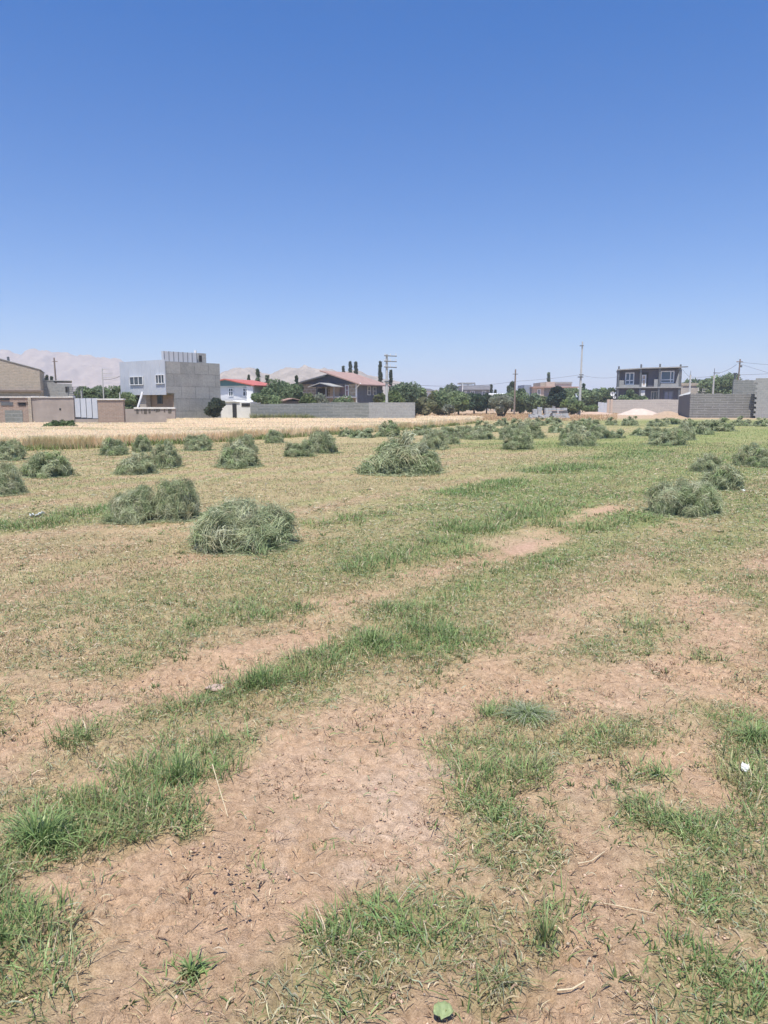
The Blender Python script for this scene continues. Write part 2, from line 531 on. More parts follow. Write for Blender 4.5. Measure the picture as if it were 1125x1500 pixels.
# stubble
x, y = scatter([(1.0, 3, 5200), (3, 5, 3600), (5, 9, 2000), (9, 16, 800), (16, 30, 230), (30, 66, 45)])
tall, green, bare, cover = masks(x, y)
pr = np.clip(cover * 1.05 - .12, 0.0, 1)
pr = np.where(y < 6, pr * .8, pr)
k = rng.uniform(0, 1, len(x)) < pr
x, y, tall, green, cover = x[k], y[k], tall[k], green[k], cover[k]
in_wheat = None
n = len(x)
gw = np.clip(green * 1.15 + tall * .9 + .16 * (y > 7) + .12 + .22 * rows(x, y), 0, 1.35)
ci = rng.uniform(0, 1, n)
far_olive = sstep(3, 8, y)
col = np.where((ci < gw * .55)[:, None], pick(n, G_BRIGHT, (2, 3, 1, 2)),
      np.where((ci < gw * .55 + .27 + .15 * gw)[:, None], pick(n, G_OLIVE, (2, 2, 1)), pick(n, G_DRY, (3, 3, 1, 2))))
dist = np.hypot(x, y)
h = rng.uniform(.012, .042, n) * (1 + .5 * green) * np.clip(dist / 12, 1, 1.7)
w = rng.uniform(.0009, .0020, n) * np.clip(dist / 3.2, 1, 9)
lean = rng.uniform(.1, 1.5, n) ** 1.2
far = dist > 9
parts = [blades(x[~far], y[~far], h[~far], lean[~far], w[~far], col[~far], 3),
         blades(x[far], y[far], h[far], lean[far], w[far], col[far], 2)]
V, F, C = join(parts)
tag(link_mesh('stubble_grass', np_mesh('stubble_grass', V, F, C), M_GRASS), 'short mown stubble, olive and straw coloured, all over the field', 'stubble', kind='stuff')

# tall green grass along the old furrows: blades gathered in tufts
x, y = scatter([(1.0, 3.2, 260), (3.2, 6, 150), (6, 10, 75), (10, 20, 60), (20, 34, 16)])
tall, green, bare, cover = masks(x, y)
pr = np.clip(sstep(.25, .75, tall) * (.25 + 1.1 * sstep(.38, .6, fbm(x * 7, y * 7, 111, 3))) + .06 * (green > .25) * (y < 12) + .012 * (y < 6), 0, 1)
k = rng.uniform(0, 1, len(x)) < pr
x, y, tall = x[k], y[k], tall[k]
per = np.where(y < 6, 26, np.where(y < 12, 20, 14))
sx = np.repeat(x, per); sy = np.repeat(y, per); st = np.repeat(tall, per)
tuft_h = np.repeat(rng.uniform(.6, 1.3, len(x)), per)
n = len(sx)
rad = .06 + .014 * sy
ang = rng.uniform(0, 2 * np.pi, n); rr = np.sqrt(rng.uniform(0, 1, n)) * rad
bx, by = sx + rr * np.cos(ang), sy + rr * np.sin(ang)
h = (.030 + .070 * st) * tuft_h * rng.uniform(.35, 1.35, n)
w = rng.uniform(.0014, .0034, n) * np.clip(sy / 4.0, 1, 6)
tc_ = np.repeat(pick(len(x), G_BRIGHT + G_OLIVE[:2], (3, 3, 2, 1, 1, 1), .18), per, 0)
col = (tc_ * rng.uniform(.75, 1.25, (n, 1)))
dryb = rng.uniform(0, 1, n) < .10
col[dryb] = pick(dryb.sum(), G_DRY, (1, 1, 1, 1))
V, F, C = blades(bx, by, h, rng.uniform(.1, 1.5, n), w, col, 4, spread=ang + rng.normal(0, 1.1, n))
tag(link_mesh('grass', np_mesh('grass', V, F, C), M_GRASS), 'fresh green grass growing in strips along the old furrows', 'grass', kind='stuff')
n_grass = n

# low matted grass: blades that rise a little, bend over and lie across each other
x, y = scatter([(1.0, 3, 5600), (3, 5, 3400), (5, 8, 1600), (8, 14, 480), (14, 24, 110)])
tall, green, bare, cover = masks(x, y)
pn = fbm(x * 3.1, y * 3.1, 161, 4)
pf = fbm(x * 11, y * 11, 163, 3)
pr = np.clip((1.0 * sstep(.25, .75, green + tall * .8) + .75 * sstep(.48, .66, pn) * sstep(.3, .6, cover)) * (.10 + 1.25 * sstep(.40, .64, pf)) + .035, 0, 1)
k = rng.uniform(0, 1, len(x)) < pr
x, y, green, tall, pn = x[k], y[k], green[k], tall[k], pn[k]
n = len(x)
a = rng.uniform(0, 2 * np.pi, n)
L = rng.uniform(.010, .060, n) * np.clip(y / 7, 1, 2.2)
bend = rng.normal(0, .7, n)
hh = rng.uniform(.004, .026, n) * np.clip(y / 8, 1, 1.6)
P = np.empty((n, 5, 3))
px_, py_ = x.copy(), y.copy()
for j in range(5):
    tt = j / 4
    P[:, j, 0], P[:, j, 1] = px_, py_
    P[:, j, 2] = gz(px_, py_) + hh * math.sin(math.pi * min(1, tt * .85 + .05)) + .004
    aa = a + bend * tt
    px_ = px_ + np.cos(aa) * L / 4; py_ = py_ + np.sin(aa) * L / 4
sd_ = np.stack([-np.sin(a), np.cos(a), rng.normal(0, .7, n)], 1)
sd_ /= np.linalg.norm(sd_, axis=1)[:, None]
ci = rng.uniform(0, 1, n)
zone = fbm(x * 1.1, y * 1.1, 165, 3)
pg = np.clip(.04 + .34 * green + .5 * tall + (zone - .5) * 1.1, .03, .8)
col = np.where((ci < pg)[:, None], pick(n, G_BRIGHT, (3, 4, 2, 2)), np.where((ci < pg + .22)[:, None], pick(n, G_OLIVE + G_GREY, (2, 2, 2, 1, 1, 1)), pick(n, G_DRY, (3, 3, 2, 2))))
V, F, C = ribbons(P, sd_, rng.uniform(.0009, .0024, n) * np.clip(y / 3.6, 1, 5), col, np.array([.8, 1, 1, .8, .5]))
tag(link_mesh('matted_grass', np_mesh('matted_grass', V, F, C), M_GRASS), 'low matted grass, half green and half dry, between the bare patches', 'grass', kind='stuff')

# loose dry straw and cut stems lying flat
x, y = scatter([(1.0, 3, 1500), (3, 6, 900), (6, 12, 340), (12, 24, 60)])
tall, green, bare, cover = masks(x, y)
k = rng.uniform(0, 1, len(x)) < np.clip(.14 + .9 * cover - .35 * bare, .05, 1)
x, y, green = x[k], y[k], green[k]
n = len(x)
a = rng.uniform(0, 2 * np.pi, n)
L = rng.uniform(.012, .07, n) * np.clip(y / 6, 1, 2.2)
bend = rng.normal(0, .35, n)
P = np.empty((n, 4, 3))
for j in range(4):
    tt = j / 3 - .5
    aa = a + bend * tt
    P[:, j, 0] = x + np.cos(aa) * L * tt
    P[:, j, 1] = y + np.sin(aa) * L * tt
    P[:, j, 2] = gz(P[:, j, 0], P[:, j, 1]) + rng.uniform(.005, .020, n)
sd_ = np.stack([-np.sin(a), np.cos(a), rng.normal(0, .5, n)], 1)
sd_ /= np.linalg.norm(sd_, axis=1)[:, None]
w = rng.uniform(.0006, .0016, n) * np.clip(y / 3.5, 1, 5)
gg = rng.uniform(0, 1, n) < .25 + .5 * green
col = np.where(gg[:, None], pick(n, G_GREY, (1, 1, 1)), pick(n, G_DRY + [(.20, .13, .085)], (3, 3, 3, 2, 3)))
V, F, C = ribbons(P, sd_, w, col, np.array([.8, 1, 1, .6]))
tag(link_mesh('straw_litter', np_mesh('straw_litter', V, F, C), M_STRAW), 'loose dry straw and cut stems lying on the soil', 'straw', kind='stuff')

# small broad-leaved weeds and withered stalks on the bare soil
x, y = scatter([(1.0, 3.2, 190), (3.2, 6, 110), (6, 12, 34)])
tall, green, bare, cover = masks(x, y)
cl = fbm(x * 3, y * 3, 141, 3)
k = rng.uniform(0, 1, len(x)) < (.07 + .55 * sstep(.48, .68, cl))
x, y, bare, green = x[k], y[k], bare[k], green[k]
per = 9
sx, sy = np.repeat(x, per), np.repeat(y, per)
wither = np.repeat(rng.uniform(0, 1, len(x)) < .35 + .5 * bare - .3 * green, per)
size = np.repeat(rng.uniform(.5, 1.4, len(x)), per)
n = len(sx)
ang = rng.uniform(0, 2 * np.pi, n)
rr = rng.uniform(0, .03, n) * size
col = np.where(wither[:, None], pick(n, [(.20, .12, .075), (.26, .17, .10), (.15, .095, .065)], (2, 2, 1)), pick(n, [(.17, .22, .08), (.13, .19, .07), (.22, .25, .11)], (2, 2, 1)))
V, F, C = blades(sx + rr * np.cos(ang), sy + rr * np.sin(ang), rng.uniform(.012, .045, n) * size, rng.uniform(.3, 1.6, n),
                 rng.uniform(.0016, .0042, n) * np.clip(sy / 4, 1, 3) * np.where(wither, .7, 1.3), col, 4, spread=ang)
tag(link_mesh('weeds', np_mesh('weeds', V, F, C), M_GRASS), 'low weeds and withered brown sprigs on the bare soil', 'weeds', kind='stuff')

# short dry stems left in the soil
x, y = scatter([(1.0, 3, 3600), (3, 5, 2200), (5, 8, 900)])
cl = fbm(x * 5, y * 5, 146, 4)
k = rng.uniform(0, 1, len(x)) < .11 + .7 * sstep(.46, .66, cl)
x, y = x[k], y[k]
n = len(x)
V, F, C = blades(x, y, rng.uniform(.005, .026, n), rng.uniform(.2, 2.4, n), rng.uniform(.0007, .0018, n) * np.clip(y / 3.4, 1, 3),
                 pick(n, [(.42, .29, .19), (.30, .19, .12), (.22, .14, .09), (.56, .46, .31), (.34, .30, .16), (.48, .36, .25)], (3, 3, 2, 2, 2, 2)), 3)
tag(link_mesh('dry_stems', np_mesh('dry_stems', V, F, C), M_STRAW), 'short brown and tan dry stems left in the bare soil', 'dry stems', kind='stuff')

# crumbs of soil
x, y = scatter([(1.0, 3, 3400), (3, 5.5, 1500), (5.5, 9, 300)])
tall, green, bare, cover = masks(x, y)
cl = fbm(x * 4, y * 4, 151, 3)
k = rng.uniform(0, 1, len(x)) < sstep(.35, .7, cl) * np.clip(1.1 - cover, .15, 1)
x, y = x[k], y[k]
n = len(x)
r = .0016 + .0085 * rng.uniform(0, 1, n) ** 4.0
base = np.array([(1, 0, 0), (-1, 0, 0), (0, 1, 0), (0, -1, 0), (0, 0, 1), (0, 0, -1)], float)
tri = np.array([(0, 2, 4), (2, 1, 4), (1, 3, 4), (3, 0, 4), (2, 0, 5), (1, 2, 5), (3, 1, 5), (0, 3, 5)])
V = base[None] * rng.uniform(.55, 1.25, (n, 6, 1)) * r[:, None, None] * np.array([1, 1, .75])
aa = rng.uniform(0, 6.28, n)
rx = V[..., 0] * np.cos(aa)[:, None] - V[..., 1] * np.sin(aa)[:, None]
ry = V[..., 0] * np.sin(aa)[:, None] + V[..., 1] * np.cos(aa)[:, None]
V = np.stack([rx + x[:, None], ry + y[:, None], V[..., 2] + (gz(x, y) + .004)[:, None]], -1)
F = (tri[None] + (np.arange(n) * 6)[:, None, None]).reshape(-1, 3)
col = np.repeat(pick(n, [(.55, .39, .265), (.48, .34, .23), (.60, .45, .33)], (3, 2, 1), .15), 6, 0)
tag(link_mesh('soil_crumbs', np_mesh('soil_crumbs', V.reshape(-1, 3), [F], col), M_STRAW), 'crumbs and small clods of reddish soil', 'soil crumbs', kind='stuff')

# ------------------------------------------------------------------ ripe wheat
wheat_near = [(-700, 686), (-300, 672), (0, 660), (150, 653), (300, 647), (430, 639), (560, 631), (650, 624), (705, 618)]
wn_pts = np.array([ground_at(u, v) for u, v in wheat_near])
def wheat_mask(x, y):
    yn = np.interp(x, wn_pts[:, 0], wn_pts[:, 1])
    u = x / y * 1095 + 562.5
    yf = np.where(u < 245, 44.2, np.where(u < 612, 57.0, 66.5))
    return (y > yn - 1.0 + .35 * np.sin(x * 1.9) + .3 * np.sin(x * .7)) & (y < yf) & (x < wn_pts[-1, 0])
ww = []
for dens, y0, y1 in ((950, 18, 34), (480, 34, 48), (240, 48, 67)):
    hw = .62 * y1 + 4
    n = int((y1 - y0) * (hw + 12) * dens)
    xx = rng.uniform(-hw, 12, n); yy = rng.uniform(y0, y1, n)
    k = wheat_mask(xx, yy)
    ww.append((xx[k], yy[k]))
x = np.concatenate([q[0] for q in ww]); y = np.concatenate([q[1] for q in ww])
n = len(x)
H = .40 + .09 * fbm(x * .5, y * .5, 171, 3) + rng.normal(0, .022, n)
a = rng.uniform(0, 2 * np.pi, n)
d = np.stack([np.cos(a), np.sin(a), np.zeros(n)], 1)
P = np.empty((n, 4, 3))
for j, (tt, zz) in enumerate(((0, 0), (.25, .65), (.8, .97), (1.6, .99))):
    P[:, j] = np.stack([x, y, np.zeros(n)], 1) + d * .13 * tt
    P[:, j, 2] = H * zz
b = rng.uniform(-.5, .5, n)
side = np.stack([np.cos(b), np.sin(b), np.zeros(n)], 1)
col = pick(n, [(.90, .76, .56), (.92, .80, .61), (.87, .72, .52), (.83, .69, .49)], (3, 3, 2, 1), .08)
gp = sstep(.62, .74, fbm(x * .35, y * .9, 181, 3)) * .5
col = col * (1 - gp[:, None]) + np.array([.42, .42, .20]) * gp[:, None]
V, F, C = ribbons(P, side, rng.uniform(.0035, .0075, n) * np.clip(y / 30, 1, 2), col, np.array([.8, .8, 1.2, .5]))
tag(link_mesh('wheat', np_mesh('wheat', V, F, C), M_WHEAT), 'ripe golden wheat standing before the houses', 'wheat', kind='stuff')
# straw floor under the wheat
edge = [(px, py + .5) for px, py in wn_pts if True]
far_pts = [(X(705, 66), 66.0), (X(612, 66), 66.0), (X(611, 57), 57.0), (X(246, 57), 57.0), (X(244, 44.5), 44.2), (X(-700, 44.5), 44.2)]
poly = edge + far_pts
me = bpy.data.meshes.new('wheat_floor')
me.from_pydata([(px, py, .012) for px, py in poly], [], [list(range(len(poly)))])
tag(link_mesh('wheat_ground', me, plain('wheat_ground', (.78, .64, .44), .95, .2, 3)), 'straw covered ground under the wheat', 'ground', kind='structure')
# green weeds at the edge of the wheat and at the foot of the walls, dry reddish grass before the trees
bits = []
n = 9000
tpar = rng.uniform(0, 1, n)
sxx = np.interp(tpar, np.linspace(0, 1, len(wn_pts)), wn_pts[:, 0]); syy = np.interp(tpar, np.linspace(0, 1, len(wn_pts)), wn_pts[:, 1])
keep = (rng.uniform(0, 1, n) < .35 + .65 * (fbm(sxx * .5, syy * .5, 191, 3) > .5))
sxx, syy = sxx[keep], syy[keep] - np.abs(rng.normal(0, .55, keep.sum())) - .75
n = len(sxx)
bits.append(blades(sxx, syy, rng.uniform(.1, .34, n), rng.uniform(.2, .9, n), rng.uniform(.012, .03, n), pick(n, [(.22, .27, .10), (.30, .32, .14), (.17, .22, .08)], (2, 1, 2)), 3))
n = 2600
uu = rng.uniform(366, 500, n); yy = 58.2 - np.abs(rng.normal(0, .35, n))
xx = X(uu, yy) if False else np.array([X(a_, b_) for a_, b_ in zip(uu, yy)])
bits.append(blades(xx, yy, rng.uniform(.3, 1.0, n) * sstep(510, 440, uu).clip(.3, 1), rng.uniform(.1, .6, n), rng.uniform(.02, .05, n), pick(n, [(.30, .32, .14), (.36, .34, .17), (.24, .28, .11)], (2, 2, 1)), 3))
V, F, C = join(bits)
tag(link_mesh('edge_weeds', np_mesh('edge_weeds', V, F, C), M_GRASS), 'green weeds along the edge of the wheat and the foot of the grey wall', 'weeds', kind='stuff')
n = 26000
n = 42000
yy = rng.uniform(66, 108, n); uu = rng.uniform(600, 905, n)
xx = (uu - 562.5) / 1095 * yy
k = rng.uniform(0, 1, n) < .25 + .75 * (fbm(xx * .25, yy * .25, 201, 3) > .46)
xx, yy = xx[k], yy[k]; n = len(xx)
V, F, C = blades(xx, yy, rng.uniform(.06, .28, n), rng.uniform(.1, 1.1, n), rng.uniform(.012, .03, n), pick(n, [(.50, .33, .20), (.55, .40, .25), (.40, .27, .16), (.45, .38, .18)], (3, 3, 1, 1)), 3)
tag(link_mesh('dry_grass', np_mesh('dry_grass', V, F, C), M_STRAW), 'reddish dry grass in front of the distant trees', 'dry grass', kind='stuff')

# ------------------------------------------------------------------ hay piles
HAY_COLS = [(.38, .425, .25), (.45, .48, .30), (.28, .335, .185), (.55, .56, .39), (.33, .41, .20)]
def hay_mesh(seed, strands, wid, lobes_n=4, green=0.0, tall=1.0):
    """a heap about one metre wide (radius .5) and about .5 high, made of drooping locks of cut stems"""
    g = np.random.default_rng(seed)
    lobes = [(g.uniform(-.06, .06), g.uniform(-.06, .06), .36, .40 * tall)]
    for i in range(lobes_n + 3):
        a = 2 * math.pi * (i + g.uniform(-.35, .35)) / (lobes_n + 3)
        d = g.uniform(.20, .36)
        lobes.append((d * math.cos(a), d * math.sin(a), g.uniform(.13, .24), g.uniform(.16, .46) * tall * (1.15 - d)))
    parts = []
    locks = max(50, strands // 80)
    # locks start on the surface and droop outward
    li = g.integers(0, len(lobes), locks)
    L = np.array(lobes)[li]
    az = g.uniform(0, 2 * np.pi, locks)
    el = np.arcsin(g.uniform(.02, 1, locks) ** .8)
    nrm = np.stack([np.cos(el) * np.cos(az), np.cos(el) * np.sin(az), np.sin(el)], 1)
    base = np.stack([L[:, 0], L[:, 1], np.zeros(locks)], 1) + nrm * np.stack([L[:, 2], L[:, 2], L[:, 3]], 1) * g.uniform(.80, 1.14, (locks, 1))
    down = np.array([0, 0, -1.0])
    tan = down[None] - nrm * (nrm @ down)[:, None]
    tn = np.linalg.norm(tan, axis=1)[:, None]
    tan = np.where(tn > .15, tan / np.maximum(tn, 1e-6), g.normal(0, 1, (locks, 3)))
    hor = np.cross(nrm, tan)
    mixa = g.uniform(-2.6, 2.6, (locks, 1))
    ldir = tan * np.cos(mixa) + hor * np.sin(mixa)
    ldir[:, 2] *= .8
    ldir /= np.linalg.norm(ldir, axis=1)[:, None]
    per = strands // locks
    n = locks * per
    ii = np.repeat(np.arange(locks), per)
    B = base[ii] + g.normal(0, .040, (n, 3)) * np.array([1, 1, .7])
    D = ldir[ii] + g.normal(0, .50, (n, 3))
    D /= np.linalg.norm(D, axis=1)[:, None]
    NR = nrm[ii]
    ln = g.uniform(.07, .22, n)
    k = 5
    P = np.empty((n, k, 3))
    for j in range(k):
        tt = j / (k - 1) - .35
        P[:, j] = B + D * (ln * tt)[:, None] + NR * (.035 * (1 - 2.0 * tt * tt))
        P[:, j, 2] -= .20 * ln * np.clip(tt, 0, 1) ** 2 * 2
    # stray stems that stick out
    ns = n // 6
    si = g.integers(0, n, ns)
    out = NR[si] * .8 + g.normal(0, .6, (ns, 3))
    out /= np.linalg.norm(out, axis=1)[:, None]
    for j in range(k):
        tt = j / (k - 1)
        P[si, j] = B[si] + out * (g.uniform(.05, .15, (ns, 1)) * tt)
        P[si, j, 2] -= .03 * tt * tt
    # loose stems fallen round the foot
    nf = n // 11
    fi = g.integers(0, n, nf)
    fa = g.uniform(0, 2 * np.pi, nf); fr = .40 + np.abs(g.normal(0, .10, nf)); fd = g.uniform(0, 2 * np.pi, nf)
    for j in range(k):
        tt = (j / (k - 1) - .5) * g.uniform(.9, 1.1, nf) * ln[fi]
        P[fi, j, 0] = fr * np.cos(fa) + np.cos(fd) * tt
        P[fi, j, 1] = fr * np.sin(fa) + np.sin(fd) * tt
        P[fi, j, 2] = g.uniform(.008, .035, nf)
    P[..., 2] = np.maximum(P[..., 2], .004 + g.uniform(0, .02, (n, 1)))
    side = np.cross(D, NR + g.normal(0, .8, (n, 3)))
    side /= np.maximum(np.linalg.norm(side, axis=1)[:, None], 1e-6)
    T = np.array(HAY_COLS)
    lc = T[g.choice(len(T), locks, p=[.28, .22, .25, .1, .15])] * g.uniform(.78, 1.2, (locks, 1))
    lc[g.uniform(0, 1, locks) < .05] = np.array([.46, .43, .27])
    col = lc[ii] * g.uniform(.68, 1.28, (n, 1))
    dry = g.uniform(0, 1, n) < .07
    col[dry] = np.array([.42, .38, .24]) * g.uniform(.8, 1.2, (dry.sum(), 1))
    if green:
        col = col * (1 - green) + np.array([.19, .27, .10]) * green
    parts.append(ribbons(P, side, g.uniform(.7, 1.3, n) * wid, col, np.array([.7, 1, 1, .8, .5])))
    # the packed inside of the heap
    nu, nv = 18, 7
    for (cx, cy, r, hh) in lobes:
        vv = []
        for j in range(nv):
            e = (math.pi / 2) * j / (nv - 1)
            for i in range(nu):
                a = 2 * math.pi * i / nu
                q = .62 * (1 + g.uniform(-.07, .07))
                vv.append((cx + r * q * math.cos(e) * math.cos(a), cy + r * q * math.cos(e) * math.sin(a), hh * q * math.sin(e)))
        ff = [(j * nu + i, j * nu + (i + 1) % nu, (j + 1) * nu + (i + 1) % nu, (j + 1) * nu + i) for j in range(nv - 1) for i in range(nu)]
        parts.append((np.array(vv), [np.array(ff)], np.tile(np.array([.27, .31, .19]), (len(vv), 1))))
    return join(parts)
def hay_data(name, *a, **kw):
    V, F, C = hay_mesh(*a, **kw)
    return np_mesh(name, V, F, C)
near_hay = [hay_data('hay', 10 + i, 26000, .0024, lobes_n=4 + i % 2) for i in range(6)]
mid_hay = [hay_data('hay', 40 + i, 11000, .0040, lobes_n=3 + i % 3, green=.12) for i in range(5)]
far_hay = [hay_data('hay', 60 + i, 3600, .0080, lobes_n=3 + i % 3, green=.18) for i in range(5)]
for md in near_hay + mid_hay + far_hay:
    md.materials.append(M_HAY)
PILES = [  # column, base row, width, height in the 1125x1500 frame, label
 (360, 808, 168, 82, 'biggest nearest grey green hay pile, its stems combed to the left'),
 (198, 767, 84, 54, 'loose hay pile touching a taller one just behind the nearest pile'),
 (260, 765, 76, 64, 'peaked hay pile on the right of a touching pair behind the nearest pile'),
 (-4, 728, 78, 54, 'dark hay pile cut off by the left edge above the green grass strip'),
 (72, 700, 82, 40, 'wide flat hay pile behind the one cut by the left edge'),
 (12, 676, 54, 32, 'rear hay pile at the left edge close to the wheat'),
 (200, 696, 70, 33, 'low hay pile in front of a taller heap near the bush in the wheat'),
 (242, 687, 54, 42, 'tall hay pile leaning over the low one at its left front'),
 (168, 667, 46, 26, 'small hay pile by the green wheat edge, left of a bushy pair'),
 (209, 663, 30, 24, 'small round hay pile right behind the leaning tall one'),
 (290, 661, 44, 23, 'single oval hay pile at the wheat edge below the grey concrete house'),
 (350, 686, 66, 40, 'upright shaggy hay pile between the wheat and the nearest pile'),
 (357, 666, 40, 30, 'hay pile hidden half behind the upright shaggy one'),
 (404, 649, 32, 17, 'lone small hay pile at the wheat edge below the white house'),
 (440, 670, 46, 23, 'low left half of a double hay heap below the villa'),
 (474, 665, 50, 34, 'higher right half of a double hay heap below the villa'),
 (588, 697, 110, 64, 'tallest hay pile in the middle of the field'),
 (628, 692, 48, 32, 'greener low hay heap against the right foot of the tallest pile'),
 (508, 640, 24, 12, 'small hay heap first on the left in the row under the wheat'),
 (532, 642, 32, 15, 'hay heap second in the row under the wheat, left of the tallest pile'),
 (566, 640, 36, 19, 'hay heap peeping over the left shoulder of the tallest pile'),
 (634, 659, 44, 27, 'hay heap just behind the right shoulder of the tallest pile'),
 (655, 651, 36, 19, 'hay heap right of and behind the one at the tallest pile'),
 (622, 638, 34, 13, 'far small hay heap behind the tallest pile near the wheat'),
 (650, 636, 30, 11, 'flat hay heap at the right end of the wheat edge'),
 (680, 643, 34, 17, 'left hay heap of a low trio below the grey house among trees'),
 (703, 644, 44, 15, 'flat front hay heap of a low trio below the grey house among trees'),
 (712, 633, 34, 13, 'rear hay heap of a low trio in front of the olive tree'),
 (735, 624, 24, 10, 'tiny hay heap right at the foot of the olive tree'),
 (759, 659, 44, 23, 'front hay pile in the group before the wooden pole'),
 (745, 645, 28, 18, 'left rear hay pile in the group before the wooden pole'),
 (774, 643, 38, 23, 'right rear hay pile in the group before the wooden pole'),
 (762, 630, 30, 13, 'far hay pile in front of the upright concrete slabs'),
 (787, 624, 26, 10, 'small hay heap touching the foot of the upright concrete slabs'),
 (815, 634, 24, 13, 'single compact hay pile in front of the ruined stone wall'),
 (812, 622, 28, 9, 'far flat hay heap under the ruined stone wall'),
 (848, 654, 44, 26, 'front hay pile of the cluster below the tall concrete pole'),
 (838, 646, 30, 22, 'left hay pile of the cluster below the tall concrete pole'),
 (877, 643, 36, 18, 'right hay pile of the cluster below the tall concrete pole'),
 (901, 642, 24, 14, 'end hay heap right of the cluster below the tall concrete pole'),
 (848, 630, 34, 13, 'rear hay heap straight below the tall concrete pole'),
 (866, 624, 24, 9, 'far hay heap just right of the tall concrete pole foot'),
 (896, 623, 22, 9, 'first of two small far hay heaps below the white sand pile'),
 (922, 624, 24, 12, 'second of two small far hay heaps, under the white sand pile'),
 (941, 639, 30, 14, 'hay heap at the left of the group below the dark house'),
 (975, 653, 58, 25, 'broad front hay pile of the group below the dark house'),
 (1002, 645, 28, 22, 'tall back hay pile at the right of the broad one below the dark house'),
 (1026, 637, 30, 15, 'hay heap on the green grass below the left end of the grey block wall'),
 (962, 625, 30, 10, 'far hay heap below the brown dirt mound'),
 (985, 622, 24, 10, 'far hay heap near the shaded end of the grey block wall'),
 (1005, 627, 24, 11, 'small hay heap before the corner of the grey block wall'),
 (1050, 632, 46, 15, 'long pale hay pile on green grass before the grey block wall'),
 (1088, 624, 28, 11, 'hay heap close to the long grey block wall, left of the last one'),
 (1118, 625, 28, 11, 'last hay heap by the grey block wall at the right edge'),
 (1000, 757, 116, 58, 'near right hay pile with pale stems draped over its dark foot'),
 (1054, 719, 74, 40, 'hay pile behind the near right one with a tail of loose stems'),
 (1036, 692, 52, 28, 'upper hay pile half hidden behind the one with a tail'),
 (1096, 683, 46, 36, 'left pile of the hay pair cut by the right edge'),
 (1122, 685, 56, 30, 'right pile of the hay pair cut by the right edge'),
]
for i, (u, v, wpx, hpx, lab) in enumerate(PILES):
    bx, by = ground_at(u, v)
    wm = wpx / F_PX * by * 1.02
    by += wm * .33                               # the row given is the front foot of the heap
    bx = X(u, by, v)
    wm = wpx / F_PX * by * 1.0
    hm = hpx / F_PX * by - .33 * wm * CAM_H / by
    lst = near_hay if by < 14 else mid_hay if by < 34 else far_hay
    md = lst[i % len(lst)]
    o = link_mesh('hay_pile', md, None)
    s = wm * (.93 + .2 * float(sstep(20, 40, by)))
    hm *= 1 + .25 * float(sstep(16, 36, by))
    o.scale = (s, s * random.uniform(.8, 1.0), max(.3 * s, hm) / .48)
    o.location = (bx, by, float(gz(bx, by)) - .01)
    o.rotation_euler = (0, 0, random.uniform(0, 6.28))
    tag(o, lab, 'hay pile', 'piles of cut hay on the field')

# ------------------------------------------------------------------ built things: helpers
class MB:
    def __init__(s): s.v, s.f = [], []
    def add(s, vs, fs):
        b = len(s.v); s.v += [tuple(q) for q in vs]; s.f += [tuple(b + i for i in f) for f in fs]; return s
    def box(s, x0, x1, y0, y1, z0, z1):
        return s.add([(x0,y0,z0),(x1,y0,z0),(x1,y1,z0),(x0,y1,z0),(x0,y0,z1),(x1,y0,z1),(x1,y1,z1),(x0,y1,z1)],
                     [(0,3,2,1),(4,5,6,7),(0,1,5,4),(1,2,6,5),(2,3,7,6),(3,0,4,7)])
    def obox(s, o, u, n, x0, x1, d0, d1, z0, z1):
        """box on a face: u along it, n outward"""
        vs = []
        for z in (z0, z1):
            for (a, b) in ((x0, d0), (x1, d0), (x1, d1), (x0, d1)):
                vs.append((o[0] + u[0]*a + n[0]*b, o[1] + u[1]*a + n[1]*b, z))
        return s.add(vs, [(0,3,2,1),(4,5,6,7),(0,1,5,4),(1,2,6,5),(2,3,7,6),(3,0,4,7)])
    def prism(s, pts, y0, y1):
        """outline in x,z drawn out along y"""
        k = len(pts)
        return s.add([(x, y0, z) for x, z in pts] + [(x, y1, z) for x, z in pts],
                     [tuple(range(k)), tuple(range(2*k-1, k-1, -1))] + [(i, k+i, k+(i+1)%k, (i+1)%k) for i in range(k)])
    def slab(s, quad, th):
        """sloping sheet with thickness"""
        return s.add(list(quad) + [(x, y, z - th) for x, y, z in quad], [(0,1,2,3),(7,6,5,4)] + [(i, 4+i, 4+(i+1)%4, (i+1)%4) for i in range(4)])
    def tube(s, p, q, r0, r1, k=8):
        p, q = Vector(p), Vector(q)
        d = (q - p).normalized()
        a = d.orthogonal().normalized(); b = d.cross(a)
        vs = []
        for c, r in ((p, r0), (q, r1)):
            for i in range(k):
                t = 2 * math.pi * i / k
                vs.append(c + a * (r * math.cos(t)) + b * (r * math.sin(t)))
        return s.add(vs, [(i, (i+1)%k, k+(i+1)%k, k+i) for i in range(k)] + [tuple(range(k-1, -1, -1)), tuple(range(k, 2*k))])
    def build(s, name, mat, parent=None, label=None):
        me = bpy.data.meshes.new(name)
        me.from_pydata(s.v, [], s.f)
        me.update()
        import bmesh
        bm = bmesh.new(); bm.from_mesh(me); bmesh.ops.recalc_face_normals(bm, faces=bm.faces); bm.to_mesh(me); bm.free()
        o = link_mesh(name, me, mat, parent)
        if label: o['label'] = label
        return o
M_WHITE = plain('white_paint', (.74, .74, .73), .6, .08)
M_FRAME = plain('window_frame', (.78, .79, .80), .4, .04)
M_GLASS = glass('window_glass')
M_BLUEGLASS = glass('blue_glass', (.05, .09, .16), .05)
M_SHEET = plain('sheet_metal', (.55, .58, .63), .5, .08, .7, metal=.1)
M_SHEETD = plain('sheet_seam', (.20, .22, .25), .5, .1, metal=.3)
